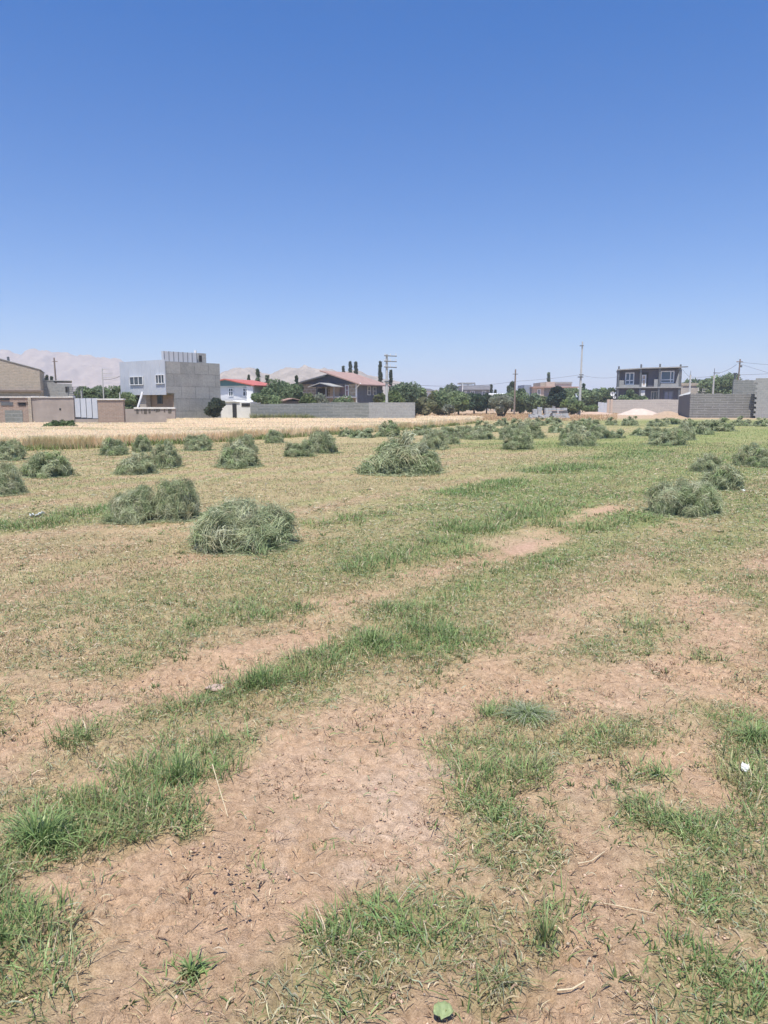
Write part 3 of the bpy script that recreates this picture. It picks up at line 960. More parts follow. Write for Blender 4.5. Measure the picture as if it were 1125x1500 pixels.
M_DARK = plain('dark_opening', (.035, .035, .04), .9, .2)
M_CONC = plain('concrete', (.36, .36, .35), .9, .16, 2.5, bump=.3)
M_PLASTER = plain('mud_plaster', (.365, .315, .285), .95, .16, 1.1, bump=.4)
M_COPE = plain('white_coping', (.70, .68, .64), .9, .15, 4)
M_BRICK = masonry('brown_brick', (.40, .335, .26), (.49, .40, .315), (.47, .42, .35), .30, .105, .018, (.36, .33, .29), .5)
M_REDBRICK = masonry('red_brick', (.38, .27, .215), (.32, .235, .19), (.39, .325, .28), .26, .085, .014, (.36, .30, .26), .5)
M_BLOCK = masonry('grey_block', (.215, .225, .215), (.27, .275, .26), (.32, .325, .31), 1.1, .24, .03, (.19, .20, .18), .55)
M_BLOCKL = masonry('pale_block', (.32, .32, .315), (.37, .37, .36), (.40, .40, .39), .45, .24, .022, (.36, .35, .33), .3)
M_BLOCKD = masonry('dark_block', (.195, .19, .18), (.24, .235, .225), (.31, .305, .295), 1.5, .25, .045, (.15, .15, .15), .6)
M_PANEL = masonry('concrete_panels', (.27, .275, .265), (.36, .36, .345), (.22, .225, .22), 1.3, .95, .035, (.45, .44, .42), .75, .2)
M_BEIGEBLOCK = masonry('beige_block', (.49, .45, .405), (.43, .395, .36), (.54, .50, .46), 1.3, .32, .03, (.40, .365, .34), .5)
M_BEIGE = plain('beige_render', (.55, .44, .36), .9, .1, 1)
M_REDROOF = plain('red_roof_sheet', (.52, .15, .11), .5, .15, 1.2)
M_TILEROOF = plain('faded_roof_sheet', (.40, .265, .22), .6, .18, 2)
M_TEAL = plain('teal_gable', (.10, .20, .20), .6, .12)
M_NAVY = plain('navy_gable', (.07, .08, .12), .6, .15)
M_NAVYW = plain('blue_grey_wall', (.15, .165, .20), .7, .15)
M_STONE = masonry('rubble_stone', (.38, .31, .24), (.28, .24, .19), (.45, .40, .33), .5, .33, .05, (.2, .17, .13), .4)
M_WOOD = plain('weathered_wood', (.24, .19, .16), .9, .2, 5)
M_POLE = plain('pole_concrete', (.50, .50, .48), .9, .1, 3)
M_STEEL = plain('painted_steel', (.16, .17, .18), .6, .15, metal=.4)
M_PINK = plain('mauve_door', (.25, .17, .19), .6, .1)

def window(parent, o, u, n, x0, x1, z0, z1, cols=2, rail=None, fw=.055, frame=None, pane=None, d=.0, mull=None):
    """frame with its pane, set on a wall face"""
    fr = frame or M_FRAME
    m = MB()
    D = .07
    m.obox(o, u, n, x0, x0+fw, d, d+D, z0, z1).obox(o, u, n, x1-fw, x1, d, d+D, z0, z1)
    m.obox(o, u, n, x0+fw, x1-fw, d, d+D, z0, z0+fw).obox(o, u, n, x0+fw, x1-fw, d, d+D, z1-fw, z1)
    for fr_ in (mull or [i / cols for i in range(1, cols)]):
        c = x0 + (x1 - x0) * fr_
        m.obox(o, u, n, c-fw*.45, c+fw*.45, d, d+D*.9, z0+fw, z1-fw)
    if rail:
        zr = z0 + (z1 - z0) * rail
        m.obox(o, u, n, x0+fw, x1-fw, d, d+D*.8, zr-fw*.45, zr+fw*.45)
    f = m.build('window', fr, parent)
    MB().obox(o, u, n, x0+fw*.5, x1-fw*.5, d+.003, d+.02, z0+fw*.5, z1-fw*.5).build('pane', pane or M_GLASS, f)
    return f
def dirs(deg):
    return (math.cos(R(deg)), math.sin(R(deg)))

# ---- left: old brick barn behind the compound wall
Yb = 52.0
Cb = (X(60, Yb), Yb)
b = thing('brick_barn', 'old brown brick barn with a sloping top edge behind the mud wall', 'barn', (Cb[0], Cb[1], 0), R(22))
xl = run(Cb, dirs(22), -75)
xmid = -run(Cb, dirs(22), 0)
z_hi, z_lo, z_foot = Z(500, Yb), Z(542, Yb), Z(573, Yb)
zl0 = z_lo + (Z(524, Yb - 2) - z_lo) * (-xl) / xmid
MB().prism([(xl, 0), (0, 0), (0, z_lo), (xl, zl0)], 0, 7).build('wall', M_BRICK, b)
MB().slab([(xl-.05, -.04, zl0+.07), (.06, -.04, z_lo+.06), (.06, 7.05, z_lo+.06), (xl-.05, 7.05, zl0+.07)], .055).build('roof', M_CONC, b)
MB().box(xl, .15, -.16, -.002, z_foot-.05, z_foot+.07).build('ledge', M_WOOD, b)
MB().tube((-xmid*.75, .5, Z(531,Yb-2)-.2), (-xmid*.76, .5, Z(521,Yb-1.5)), .09, .08).build('chimney_pipe', M_STEEL, b)
Yb2 = 56.0
b = thing('block_outbuilding', 'low grey block outbuilding between the brick barn and the thin dark pole', 'outbuilding', (X(60, Yb2), Yb2, 0), R(23))
w1 = run((X(60, Yb2), Yb2), dirs(23), 106)
MB().prism([(0,0),(w1,0),(w1,Z(562,Yb2)),(w1*.45,Z(561,Yb2)),(w1*.4,Z(558,Yb2)),(0,Z(557,Yb2))], 0, 5).build('wall', M_BLOCKL, b)
MB().box(-.02, w1+.03, -.03, 5.1, Z(560.5,Yb2)+.12, Z(560.5,Yb2)+.18).build('roof', M_CONC, b)
MB().box(w1*.78, w1*.9, -.03, .05, Z(574,Yb2), Z(566,Yb2)).build('window', M_DARK, b)
f = thing('wire_fence', 'grey mesh fence panel behind the wall, before the leafy trees', 'fence', (X(100, 53), 53, 0))
w1 = X(121, 53) - X(100, 53)
for i in range(4):
    MB().tube((w1*i/3, 0, 0), (w1*i/3, 0, Z(566.5,53)), .03, .03).build('post', M_STEEL, f)
m_ = MB()
for zz in (Z(567,53), Z(570,53), Z(573,53), Z(576,53), Z(580,53)): m_.box(0, w1, .032, .05, zz-.02, zz+.02)
m_.build('rails', M_STEEL, f)

# ---- left compound wall: separate stretches with a gate
Yw = 46.0
XW = lambda u: X(u, Yw)
zt = Z(582.5, Yw)
wbr = thing('brick_wall', 'brick wall stretch with two dark window slots at the far left', 'wall', (XW(-90), Yw, 0))
L0 = XW(45.5) - XW(-90)
MB().box(0, L0, 0, .3, 0, zt).build('wall', M_REDBRICK, wbr)
MB().box(-.05, L0+.003, -.06, .36, zt+.002, zt+.07).build('coping', M_COPE, wbr)
q = lambda u: XW(u) - XW(-90)
MB().box(q(26), q(36.5), -.03, .02, Z(594.5,Yw), Z(590,Yw)).build('window_slot', M_DARK, wbr)
MB().box(q(0), q(18), -.035, .02, Z(594,Yw), Z(589,Yw)).build('window_slot', M_STEEL, wbr)
MB().box(q(-8), q(13), -.05, .02, Z(586,Yw), Z(583.8,Yw)).build('window_slot', M_DARK, wbr)
MB().box(q(24), q(40), -.07, .02, Z(589.6,Yw), Z(588.4,Yw)).build('lintel', M_WOOD, wbr)
MB().box(q(5), q(31), -.02, .02, .02, Z(601,Yw)).build('block_infill', M_BLOCK, wbr)
MB().box(q(41), q(45.5), -.1, -.002, 0, zt-.01).build('pier', M_BRICK, wbr)
wp = thing('plaster_wall', 'smooth mud plastered wall with a small dark hole beside the metal gate', 'wall', (XW(45.5)+.006, Yw, 0), R(-1))
L1 = XW(107) - XW(45.5)
MB().box(0, L1, 0, .3, 0, zt).build('wall', M_PLASTER, wp)
m_ = MB()
for i in range(9):
    m_.box(L1*i/9+.003, L1*(i+1)/9, -.05-random.uniform(0,.03), .35, zt+.002, zt+random.uniform(.05,.10))
m_.build('coping', M_COPE, wp)
MB().box(XW(85.5)-XW(45.5), XW(88)-XW(45.5), -.012, .02, Z(601,Yw), Z(598,Yw)).build('hole', M_DARK, wp)
gt = thing('metal_gate', 'pale sheet metal gate in tall panels set in the mud wall', 'gate', (XW(107)+.02, Yw+.05, 0))
L2 = XW(142) - XW(107) - .04
for i in range(4):
    MB().box(L2*i/4+.02, L2*(i+1)/4-.02, 0, .06, Z(611+.6*i,Yw), zt-.04).build('panel', M_SHEET, gt)
MB().box(0, L2, .065, .1, .02, zt-.02).build('frame', M_STEEL, gt)
MB().box(0, L2, -.04, .06, 0, Z(613.5,Yw)-.02).build('threshold', M_PLASTER, gt)
wb2 = thing('brick_wall', 'short reddish brick wall right of the metal gate', 'wall', (XW(142), Yw, 0), R(1))
L3 = XW(179.5) - XW(142)
MB().box(0, L3, 0, .3, 0, Z(586,Yw)).build('wall', M_REDBRICK, wb2)
MB().box(-.03, L3+.04, -.06, .36, Z(586,Yw)+.002, Z(584.5,Yw)+.03).build('coping', M_COPE, wb2)
for u, lab, vv in ((117, 'thin pale rod standing on the wall above the gate', 572), (173.5, 'thin pale rod standing on the brick wall right of the gate', 575)):
    zb_ = zt - .04 if u < 150 else Z(586, Yw)
    t_ = MB().tube((XW(u), Yw+.2, zb_-.3), (XW(u), Yw+.2, Z(vv, Yw)), .035, .03).build('rod', M_POLE)
    tag(t_, lab, 'rod', 'pale rods standing on the mud wall')
Yl = 55.0
wl_ = thing('low_wall', 'low plastered wall with a stained white coping before the concrete house', 'wall', (X(178, Yl), Yl-.6, 0), R(5))
L4 = (X(257, Yl) - X(178, Yl))
MB().box(0, L4, 0, .3, 0, Z(599,Yl)).build('wall', M_PLASTER, wl_)
MB().box(L4*.26, L4+.03, -.06, .36, Z(599,Yl)+.002, Z(597,Yl)+.03).build('coping', M_COPE, wl_)
m_ = MB()
for i in range(14):
    xx_ = L4*(.28+.7*random.random()); ww_ = random.uniform(.05,.25)
    m_.box(xx_, xx_+ww_, -.012-i*.0005, .01, Z(599,Yl)-random.uniform(.12,.35), Z(599,Yl)-.01)
m_.build('stains', plain('damp_stain', (.13, .115, .10), .95, .2), wl_)

# ---- concrete house with a metal clad overhang
C = (X(255.5, 57.5), 57.5)
A = 50
dx, dy = dirs(A), dirs(A + 90)
Lr = run(C, dx, 323)
h_ = thing('concrete_house', 'tall two storey raw concrete house with an overhanging sheet metal storey', 'house', (C[0], C[1], 0), R(A))
OV = .75
Cm = (C[0] - dx[0]*OV, C[1] - dx[1]*OV)
Ll = run(Cm, dy, 178)
zr, zm = Z(529.5, 57.5), Z(576, 57.0)
MB().box(0, Lr, 0, Ll*.92, 0, zm).build('ground_floor_wall', M_PANEL, h_)
MB().box(-OV+.02, Lr, 0.001, Ll, zm+.002, zr).build('upper_wall', M_PANEL, h_)
m_ = MB().box(-OV-.03, -OV+.018, -.03, Ll+.02, zm-.12, zr+.12)
k_ = int(Ll / .58)
for i in range(k_ + 1):
    m_.box(-OV-.055, -OV-.031, Ll*i/k_-.015, Ll*i/k_+.015, zm-.1, zr+.1)
m_.build('metal_facade', M_SHEET, h_)
o2, u2, n2 = (-OV-.03, 0), (0, 1), (-1, 0)
def sl(u, v=560): return run((Cm[0]-dx[0]*.03, Cm[1]-dx[1]*.03), dy, u, v)
window(h_, o2, u2, n2, sl(210.5), sl(191), Z(564,59.5), Z(551.5,59.5), 3, d=.026)
window(h_, o2, u2, n2, sl(242), sl(229), Z(562.5,58), Z(549,58), 3, d=.026)
# recessed ground floor front under the overhang
MB().box(-.03, -.002, Ll*.02, Ll*.9, 0, zm-.13).build('brick_front', M_REDBRICK, h_)
sg = lambda u: run(C, dy, u, 585)
MB().box(-.55, -.12, sg(222.5), sg(213.5), 0, zm-.13).build('pillar', M_BEIGEBLOCK, h_)
window(h_, (-.035, 0), u2, n2, sg(239), sg(231.5), Z(592,59), Z(577.5,59), 1, frame=M_STEEL, d=0)
# sheet metal stair head on the roof
zp0, zp1 = zr+.002, Z(517, 60)
sr = lambda u: run(C, dx, u, 522)
MB().box(-OV+.02, sr(290), .12, .42, zp0, zp1-.05).build('roof_parapet', M_SHEET, h_)
m_ = MB()
for i in range(8):
    xx_ = -OV + .05 + (sr(290)+OV-.1) * i / 7
    m_.box(xx_-.02, xx_+.02, .095, .118, zp0, zp1-.05)
m_.build('parapet_seams', M_SHEETD, h_)
MB().box(sr(296), sr(307.5), .5, 1.6, zp0, Z(518.5,61)).build('water_tank_housing', M_BLOCKL, h_)
MB().box(sr(297), sr(301), .47, .498, zp0+.1, zp0+.6).build('tank_opening', M_DARK, h_)
MB().tube((sr(291.5), .45, zp0), (sr(291.5), .45, Z(515,61)), .10, .10).build('flue', M_WHITE, h_)
br = MB().tube((X(200.5, 55.6), 55.6, Z(597, 55.6)-.05), (X(209, 55.9), 55.9, Z(574, 55.9)), .085, .085).build('timber_brace', M_WHITE)
tag(br, 'white timber prop leaning from the low wall up to the metal storey', 'prop')

# ---- white house with the red roof
C = (X(368.5, 69), 69.0)
A = -20
dx, dy = dirs(A), dirs(A + 90)
h_ = thing('white_house', 'pale two storey house with a red roof and teal gable behind the block wall', 'house', (C[0], C[1], 0), R(A))
Wf = -run(C, dx, 296)                            # front runs to the left of the corner
Dd = run(C, dy, 402)
ze, zk = Z(565, 69), Z(554.5, 69)
M_PALEWALL = plain('pale_render', (.60, .61, .63), .85, .05, .6)
MB().box(-Wf, 0, 0, Dd, 0, ze).build('wall', M_PALEWALL, h_)
xk = run(C, dx, 333)
MB().prism([(-Wf-.3, ze+.002), (.25, ze+.002), (xk, zk-.1)], -.28, .0).build('gable', M_TEAL, h_)
rf = MB().slab([(xk, -.5, zk), (.55, -.5, ze+.05), (.55, Dd+.5, ze+.05), (xk, Dd+.5, zk)], .1)
rf.slab([(-Wf-.5, -.5, ze+.05), (xk-.01, -.5, zk), (xk-.01, Dd+.5, zk), (-Wf-.5, Dd+.5, ze+.05)], .1)
rf.build('roof', M_REDROOF, h_)
q = lambda u: run(C, dx, u)
for a_, b_ in ((335, 342), (356, 363.5)):
    window(h_, (0, 0), (1, 0), (0, -1), q(a_), q(b_), Z(580.5,69), Z(568.5,69), 2, .62, d=0)
MB().box(-.35, .3, -.3, .0, 0, ze-.05).build('corner_pier', M_WHITE, h_)
qp = lambda u: run((C[0]-dy[0]*2.2, C[1]-dy[1]*2.2), dx, u)
MB().box(-Wf, qp(366.5), -2.2, -.31, 0, Z(589,67.5)).build('porch_wall', M_WHITE, h_)
MB().prism([(-Wf, Z(589,67.5)+.002), (qp(351), Z(589,67.5)+.002), (qp(341), Z(586.5,67.5)), (-Wf, Z(586,67.5))], -2.3, -.3).build('porch_roof', M_WHITE, h_)
MB().box(qp(340), qp(346), -2.23, -2.19, 0, Z(591.5,67.2)).build('door', M_DARK, h_)
MB().box(qp(353.5), qp(365.8), -2.23, -2.18, Z(595.5,67.2), Z(590.5,67.2)).build('garage_opening', M_DARK, h_)

# ---- grey block wall in two stretches
Yg = 59.3
g1 = thing('block_wall', 'long weathered grey block wall below the villa, weeds at its foot', 'wall', (X(366, Yg), Yg, 0))
L = X(540, Yg) - X(366, Yg)
m_ = MB(); nb = 12
for i in range(nb):
    m_.box(L*i/nb, L*(i+1)/nb-.0005, 0, .25, 0, Z(591.2,Yg)+random.uniform(-.03,.05)+ (.06 if i>6 else 0))
m_.build('wall', M_BLOCK, g1)
g2 = thing('block_wall', 'paler short grey block wall at the right end of the weathered one', 'wall', (X(540, Yg)+.01, Yg-.03, 0), R(-6))
L = run((X(540, Yg)+.01, Yg-.03), dirs(-6), 608)
MB().box(0, L, 0, .25, 0, Z(589.5,Yg)).build('wall', M_BLOCKL, g2)

# ---- villa
C = (X(522, 76), 76.0)
A = -24
dx, dy = dirs(A), dirs(A + 90)
h_ = thing('villa', 'stone fronted villa with dark gables, a balcony and a faded red roof', 'house', (C[0], C[1], 0), R(A))
q = lambda u: run(C, dx, u)
Wf = -q(444); Dd = run(C, dy, 559)
ze, zpk = Z(562, 76), Z(545.5, 76)
zs = lambda v: Z(v, 76)
MB().box(-Wf, -.002, 0, Dd, 0, ze).build('front_wall', M_STONE, h_)
MB().box(0, .1, -.05, Dd, 0, ze+.1).build('side_wall', M_NAVYW, h_)
xk = q(480)
MB().prism([(-Wf-.3, ze+.004), (.1, ze+.004), (xk, zpk-.12)], -.06, Dd).build('gable', M_NAVY, h_)
MB().slab([(-Wf-.8, -.8, zs(561.5)), (xk+.1, -.8, zs(548.5)), (xk+.1, Dd+.4, zs(548.5)), (-Wf-.8, Dd+.4, zs(561.5))], .12).build('roof_slope', M_STEEL, h_)
MB().slab([(q(474), -.8, zs(541.8)), (.9, -.8, zs(563)), (.9, Dd+.6, zs(563)), (q(474), Dd+.6, zs(541.8))], .12).build('roof_slope', M_TILEROOF, h_, 'faded red roof slope')
MB().box(q(481)+.5, .12, -1.3, -.052, zs(582.6), zs(581)).build('balcony', M_WHITE, h_)
MB().box(.0, .14, -.2, -.06, 0, ze-.05).build('corner_post', M_WHITE, h_)
MB().tube((.05, -.25, zs(569)), (q(530)+.2, -.75, zs(562)), .06, .06).build('roof_strut', M_WHITE, h_)
d_ = MB().box(q(499), q(505), -.09, -.002, zs(580.9), zs(563.5)).build('door', M_PINK, h_)
window(h_, (0, 0), (1, 0), (0, -1), q(506), q(511), zs(580.5), zs(564), 1, .55, pane=M_PINK, d=.0)
MB().box(q(484), q(497.5), -.07, -.002, zs(580.9), zs(567)).build('pale_panel', M_BEIGE, h_)
# side windows
sd_run = lambda u: run((C[0]+dx[0]*.1, C[1]+dx[1]*.1), dy, u, 570)
for a_, b_ in ((538, 542.5), (546, 550.5)):
    s0, s1 = sd_run(a_), sd_run(b_)
    if 0 < s0 < 60 and 0 < s1 < 60:
        s0, s1 = min(s0, Dd-1.6), min(s1, Dd-.3)
        window(h_, (.1, 0), (0, 1), (1, 0), s0, s1, zs(578.5), zs(565.5), 1, .5, pane=M_NAVYW, d=0)
qp = lambda u: run((C[0]-dy[0]*2.3, C[1]-dy[1]*2.3), dx, u)
pr_ = MB().prism([(qp(454), zs(567)), (qp(490), zs(566.4)), (qp(470), zs(561.6))], -2.4, -1.0).build('porch_gable', M_NAVY, h_)
MB().slab([(qp(453), -2.6, zs(566.6)), (qp(470), -2.6, zs(560.9)), (qp(470), -.07, zs(560.9)), (qp(453), -.07, zs(566.6))], .08).slab([(qp(470)+.01, -2.6, zs(560.9)), (qp(491), -2.6, zs(566.2)), (qp(491), -.07, zs(566.2)), (qp(470)+.01, -.07, zs(560.9))], .08).build('porch_roof', M_CONC, h_)
for u in (462, 475.5, 487):
    MB().tube((qp(u), -2.0, 0), (qp(u), -2.0, zs(566.8)), .07, .07).build('porch_post', M_STEEL if u < 470 else M_CONC, h_)
MB().box(q(464), q(480), -.1, -.003, zs(584), zs(569)).build('dark_entrance', M_DARK, h_)
C2 = (X(428.5, 66), 66.0)
h_ = thing('garden_shed', 'small shed with a reddish gable roof behind the block wall', 'shed', (C2[0], C2[1], 0), R(20))
MB().box(-1.1, 1.1, 0, 1.6, 0, Z(588, 66)).build('wall', M_WOOD, h_)
zt_ = Z(583, 66)
MB().slab([(-1.4, -.2, Z(588.5,66)), (0, -.2, zt_), (0, 1.8, zt_), (-1.4, 1.8, Z(588.5,66))], .07).slab([(.01, -.2, zt_), (1.4, -.2, Z(588.5,66)), (1.4, 1.8, Z(588.5,66)), (.01, 1.8, zt_)], .07).build('roof', M_TILEROOF, h_)
MB().prism([(-1.1, Z(588,66)+.002), (1.1, Z(588,66)+.002), (0, zt_-.1)], 0, 1.5).build('gable', M_DARK, h_)

# ---- far houses among the trees
Y_ = 150.0
h_ = thing('grey_house', 'flat roofed grey house far behind the green trees', 'house', (X(677, Y_), Y_, 0))
q = lambda u: X(u, Y_) - X(677, Y_)
z_ = lambda v: Z(v, Y_)
M_GREYH = plain('grey_render', (.24, .25, .28), .8, .1)
MB().box(0, q(717), 0, 8, 0, z_(571)).build('wall', M_GREYH, h_)
MB().box(-.1, q(717.5), -.5, 8, z_(570.9), z_(564.5)).build('roof_band', plain('grey_fascia', (.30, .31, .34), .8, .1), h_)
MB().box(-.3, q(696.5), .5, 7, z_(562), z_(560.2)).build('roof_canopy', M_CONC, h_)
for u in (677, 686, 696): MB().box(q(u)-.1, q(u)+.1, .6, .8, z_(564.4), z_(562.1)).build('canopy_post', M_CONC, h_)
MB().box(q(676.5), q(677.6), -.6, -.4, 0, z_(562)).build('white_post', M_WHITE, h_)
for a_, b_ in ((680, 684), (689, 695), (706, 712)): window(h_, (0, 0), (1, 0), (0, -1), q(a_), q(b_), z_(580), z_(572.5), 2, fw=.12)
Y_ = 140.0
h_ = thing('white_hut', 'tiny white walled house with a dark low roof between the trees', 'house', (X(614, Y_), Y_, 0))
q = lambda u: X(u, Y_) - X(614, Y_)
z_ = lambda v: Z(v, Y_)
MB().box(0, q(636), 0, 6, 0, z_(573)).build('wall', M_WHITE, h_)
MB().prism([(q(611), z_(573)+.003), (q(640), z_(573)+.003), (q(630), z_(569.5)), (q(620), z_(569))], -.4, 6.3).build('roof', M_GREYH, h_)
MB().box(q(622), q(626), -.03, .1, z_(582), z_(576)).build('window', M_DARK, h_)
Y_ = 135.0
h_ = thing('greenhouse', 'long low white roof edge showing among the trees left of the wooden pole', 'greenhouse', (X(716, Y_), Y_, 0))
q = lambda u: X(u, Y_) - X(716, Y_)
MB().slab([(0, 0, Z(577.2,Y_)), (q(752), 0, Z(577.4,Y_)), (q(752), 5, Z(575.6,Y_)), (0, 5, Z(575.6,Y_))], .25).build('roof', M_WHITE, h_)
for i in range(5): MB().tube((q(752)*i/4, .2, 0), (q(752)*i/4, .2, Z(577.4,Y_)-.2), .08, .08).build('post', M_POLE, h_)
Y_ = 145.0
h_ = thing('beige_house', 'beige stepped house with pale upper rooms behind the dark round tree', 'house', (X(782, Y_), Y_, 0), R(2))
q = lambda u: X(u, Y_) - X(782, Y_)
z_ = lambda v: Z(v, Y_)
MB().box(0, q(797), 0, 9, 0, z_(568)).build('wall', M_BEIGE, h_)
MB().box(q(797)+.003, q(845), .6, 9, 0, z_(568)).build('grey_wall', M_GREYH, h_)
MB().box(-.4, q(847), -.5, 9, z_(568)+.002, z_(566.3)).build('roof_slab', M_TILEROOF, h_)
MB().box(q(795), q(803), 2, 8, z_(566.2), z_(560)).build('upper_room', M_BRICK, h_)
MB().box(q(803)+.003, q(816), 1.7, 8, z_(566.2), z_(559)).build('upper_room', M_BEIGE, h_)
MB().box(q(816)+.003, q(842), 2.1, 8, z_(566.2), z_(559.5)).build('upper_room', plain('cream_render', (.62, .55, .47), .9, .08), h_)
MB().box(q(815), q(842.5), 1.9, 8.2, z_(561.5)+.0, z_(559)+.02).build('upper_roof', M_CONC, h_)
window(h_, (0, 0), (1, 0), (0, -1), q(787), q(792), z_(579), z_(570), 2, fw=.12)
MB().box(q(771), q(781.7), 2, 8, 0, z_(563.5)).build('blue_grey_wing', plain('blue_grey_render', (.27, .31, .38), .8, .08), h_)

# ---- dark unfinished house on the right
Y_ = 119.0
C = (X(903.5, Y_), Y_)
h_ = thing('dark_house', 'unfinished dark two storey house with posts poking above its flat roof', 'house', (C[0], C[1], 0), R(-16.5))
q = lambda u: run(C, dirs(-16.5), u)
z_ = lambda v: Z(v, Y_)
W = q(998)
M_DKW = plain('dark_plum_wall', (.115, .11, .14), .8, .15, .5)
M_LITWALL = plain('sunlit_grey_wall', (.33, .335, .33), .9, .12, 1)  # paler grey with the sunlight on the wall painted in
MB().box(0, W, .9, 9, 0, z_(541.5)).build('wall', M_DKW, h_)
MB().box(-.15, W+.15, 0, 9.2, z_(568.6), z_(566.8)).build('floor_slab', M_CONC, h_)
MB().slab([(-.1, -.1, z_(541)), (q(938), -.1, z_(539.3)), (q(938), 9.2, z_(539.3)), (-.1, 9.2, z_(541))], .16).slab([(q(938)+.01, -.1, z_(539)), (q(997.5), -.1, z_(538)), (q(997.5), 9.2, z_(538)), (q(938)+.01, 9.2, z_(539))], .16).build('roof', M_CONC, h_)
for u, vt in ((905, 536.5), (937.5, 534), (965, 533.8), (995, 535)):
    MB().box(q(u)-.13, q(u)+.13, .12, .38, 0, z_(vt)).build('column', M_STEEL, h_)
MB().box(.0, .2, .45, .89, z_(566.7), z_(541.5)).build('side_fin', M_DKW, h_)
MB().tube((q(994), .3, z_(538.6)), (q(1006), .3, z_(538.3)), .09, .08).build('roof_beam', M_STEEL, h_)
MB().box(q(906.5), q(936.8), .2, .4, z_(566.7), z_(563.6)).build('lit_wall_panel', M_LITWALL, h_)  # these panels stand for sunlit parts of the front wall
MB().box(q(906.5), q(913.5), .2, .4, z_(563.5), z_(557)).build('lit_wall_panel', M_LITWALL, h_)
MB().box(q(957.5), q(963), .2, .4, z_(566.7), z_(556)).build('lit_wall_panel', M_LITWALL, h_)
MB().box(q(967), q(994), .2, .4, z_(566.7), z_(562.3)).build('lit_wall_panel', M_LITWALL, h_)
MB().prism([(q(989), z_(562.2)), (q(995), z_(562.2)), (q(995), z_(541)), (q(994), z_(541))], .25, .4).build('lit_wall_panel', M_LITWALL, h_, 'tapering grey panel for the sunlit strip of wall')
f0 = (0, .9)
window(h_, f0, (1, 0), (0, -1), q(915), q(928.3), z_(563.5), z_(545.5), 2, .35, .16, pane=M_BLUEGLASS)
window(h_, f0, (1, 0), (0, -1), q(967), q(987), z_(561.5), z_(543.8), 1, .27, .15, pane=M_BLUEGLASS, mull=[.74])
MB().box(q(939), q(949), -.08+.9, .91, z_(566.7), z_(545.5)).build('doorway', M_DARK, h_)
window(h_, (0, .82), (1, 0), (0, -1), q(939.6), q(946), z_(566.6), z_(549), 1, .6, .18, pane=M_BEIGE)
window(h_, f0, (1, 0), (0, -1), q(954), q(966.5), 0.1, z_(573), 3, None, .16, frame=M_CONC)
window(h_, f0, (1, 0), (0, -1), q(973), q(987), 0.1, z_(573), 2, None, .16, frame=M_NAVYW, pane=glass('lavender_glass', (.20, .21, .30), .1))
window(h_, f0, (1, 0), (0, -1), q(914), q(930), z_(586), z_(574), 1, None, .1, frame=M_STEEL)
MB().box(q(937), q(945), .3, .6, z_(580), z_(571.5)).build('white_board', M_WHITE, h_)
Yq = 111.0
w_ = thing('block_yard_wall', 'beige patched block wall in front of the dark house', 'wall', (X(890, Yq), Yq, 0), R(-1))
L = X(996, Yq) - X(890, Yq)
m_ = MB()
for i in range(8): m_.box(L*i/8, L*(i+1)/8-.001, 0, .3, 0, Z(585.3,Yq)+random.uniform(-.05,.05))
m_.build('wall', M_BEIGEBLOCK, w_)
MB().box(L*.045, L*.075, -.12, -.002, 0, Z(584.8,Yq)).build('pier', M_BEIGE, w_)
MB().box(L*.0, L*.03, -.1, -.002, 0, Z(585,Yq)).build('pier', M_BEIGE, w_)
gq = thing('yard_gate', 'small pale metal gate left of the beige block wall', 'gate', (X(877, Yq), Yq, 0))
for i in range(3): MB().box(.45*i, .45*i+.42, 0, .06, .1, Z(589,Yq)-.05*i).build('leaf_panel', M_SHEET, gq)
MB().box(-.05, 1.4, .065, .12, 0, .12).build('sill', M_CONC, gq)
def dish(u, v, Y, r, lab):
    o = thing('satellite_dish', lab, 'dish', (X(u, Y), Y, 0), R(-15))
    zc = Z(v, Y)
    vs, fs = [(0, .0, zc)], []
    nu, nr = 20, 4
    for j in range(1, nr+1):
        rr = r*j/nr
        for i in range(nu):
            a = 2*math.pi*i/nu
            vs.append((rr*math.cos(a), -.28*r*(j/nr)**2, zc + rr*math.sin(a)))
    for i in range(nu): fs.append((0, 1+i, 1+(i+1)%nu))
    for j in range(nr-1):
        for i in range(nu): fs.append((1+j*nu+i, 1+(j+1)*nu+i, 1+(j+1)*nu+(i+1)%nu, 1+j*nu+(i+1)%nu))
    m = MB(); m.add(vs, fs)
    rf_ = m.build('reflector', M_WHITE, o)
    sm = rf_.modifiers.new('thickness', 'SOLIDIFY'); sm.thickness = .03
    MB().tube((0, .08, 0), (0, .08, zc-.05), .05, .05).build('post', M_STEEL, o)
    MB().tube((0, -.2*r, zc-r*.95), (0, -1.0*r, zc), .03, .03).tube((0, -1.0*r, zc-.05), (0, -1.0*r, zc+.12), .06, .06).build('receiver_arm', M_STEEL, o)
dish(897.3, 577, 112.5, .34, 'larger white satellite dish on a post left of the dark house')
dish(900.5, 582, 112.0, .22, 'smaller white satellite dish below the larger one')

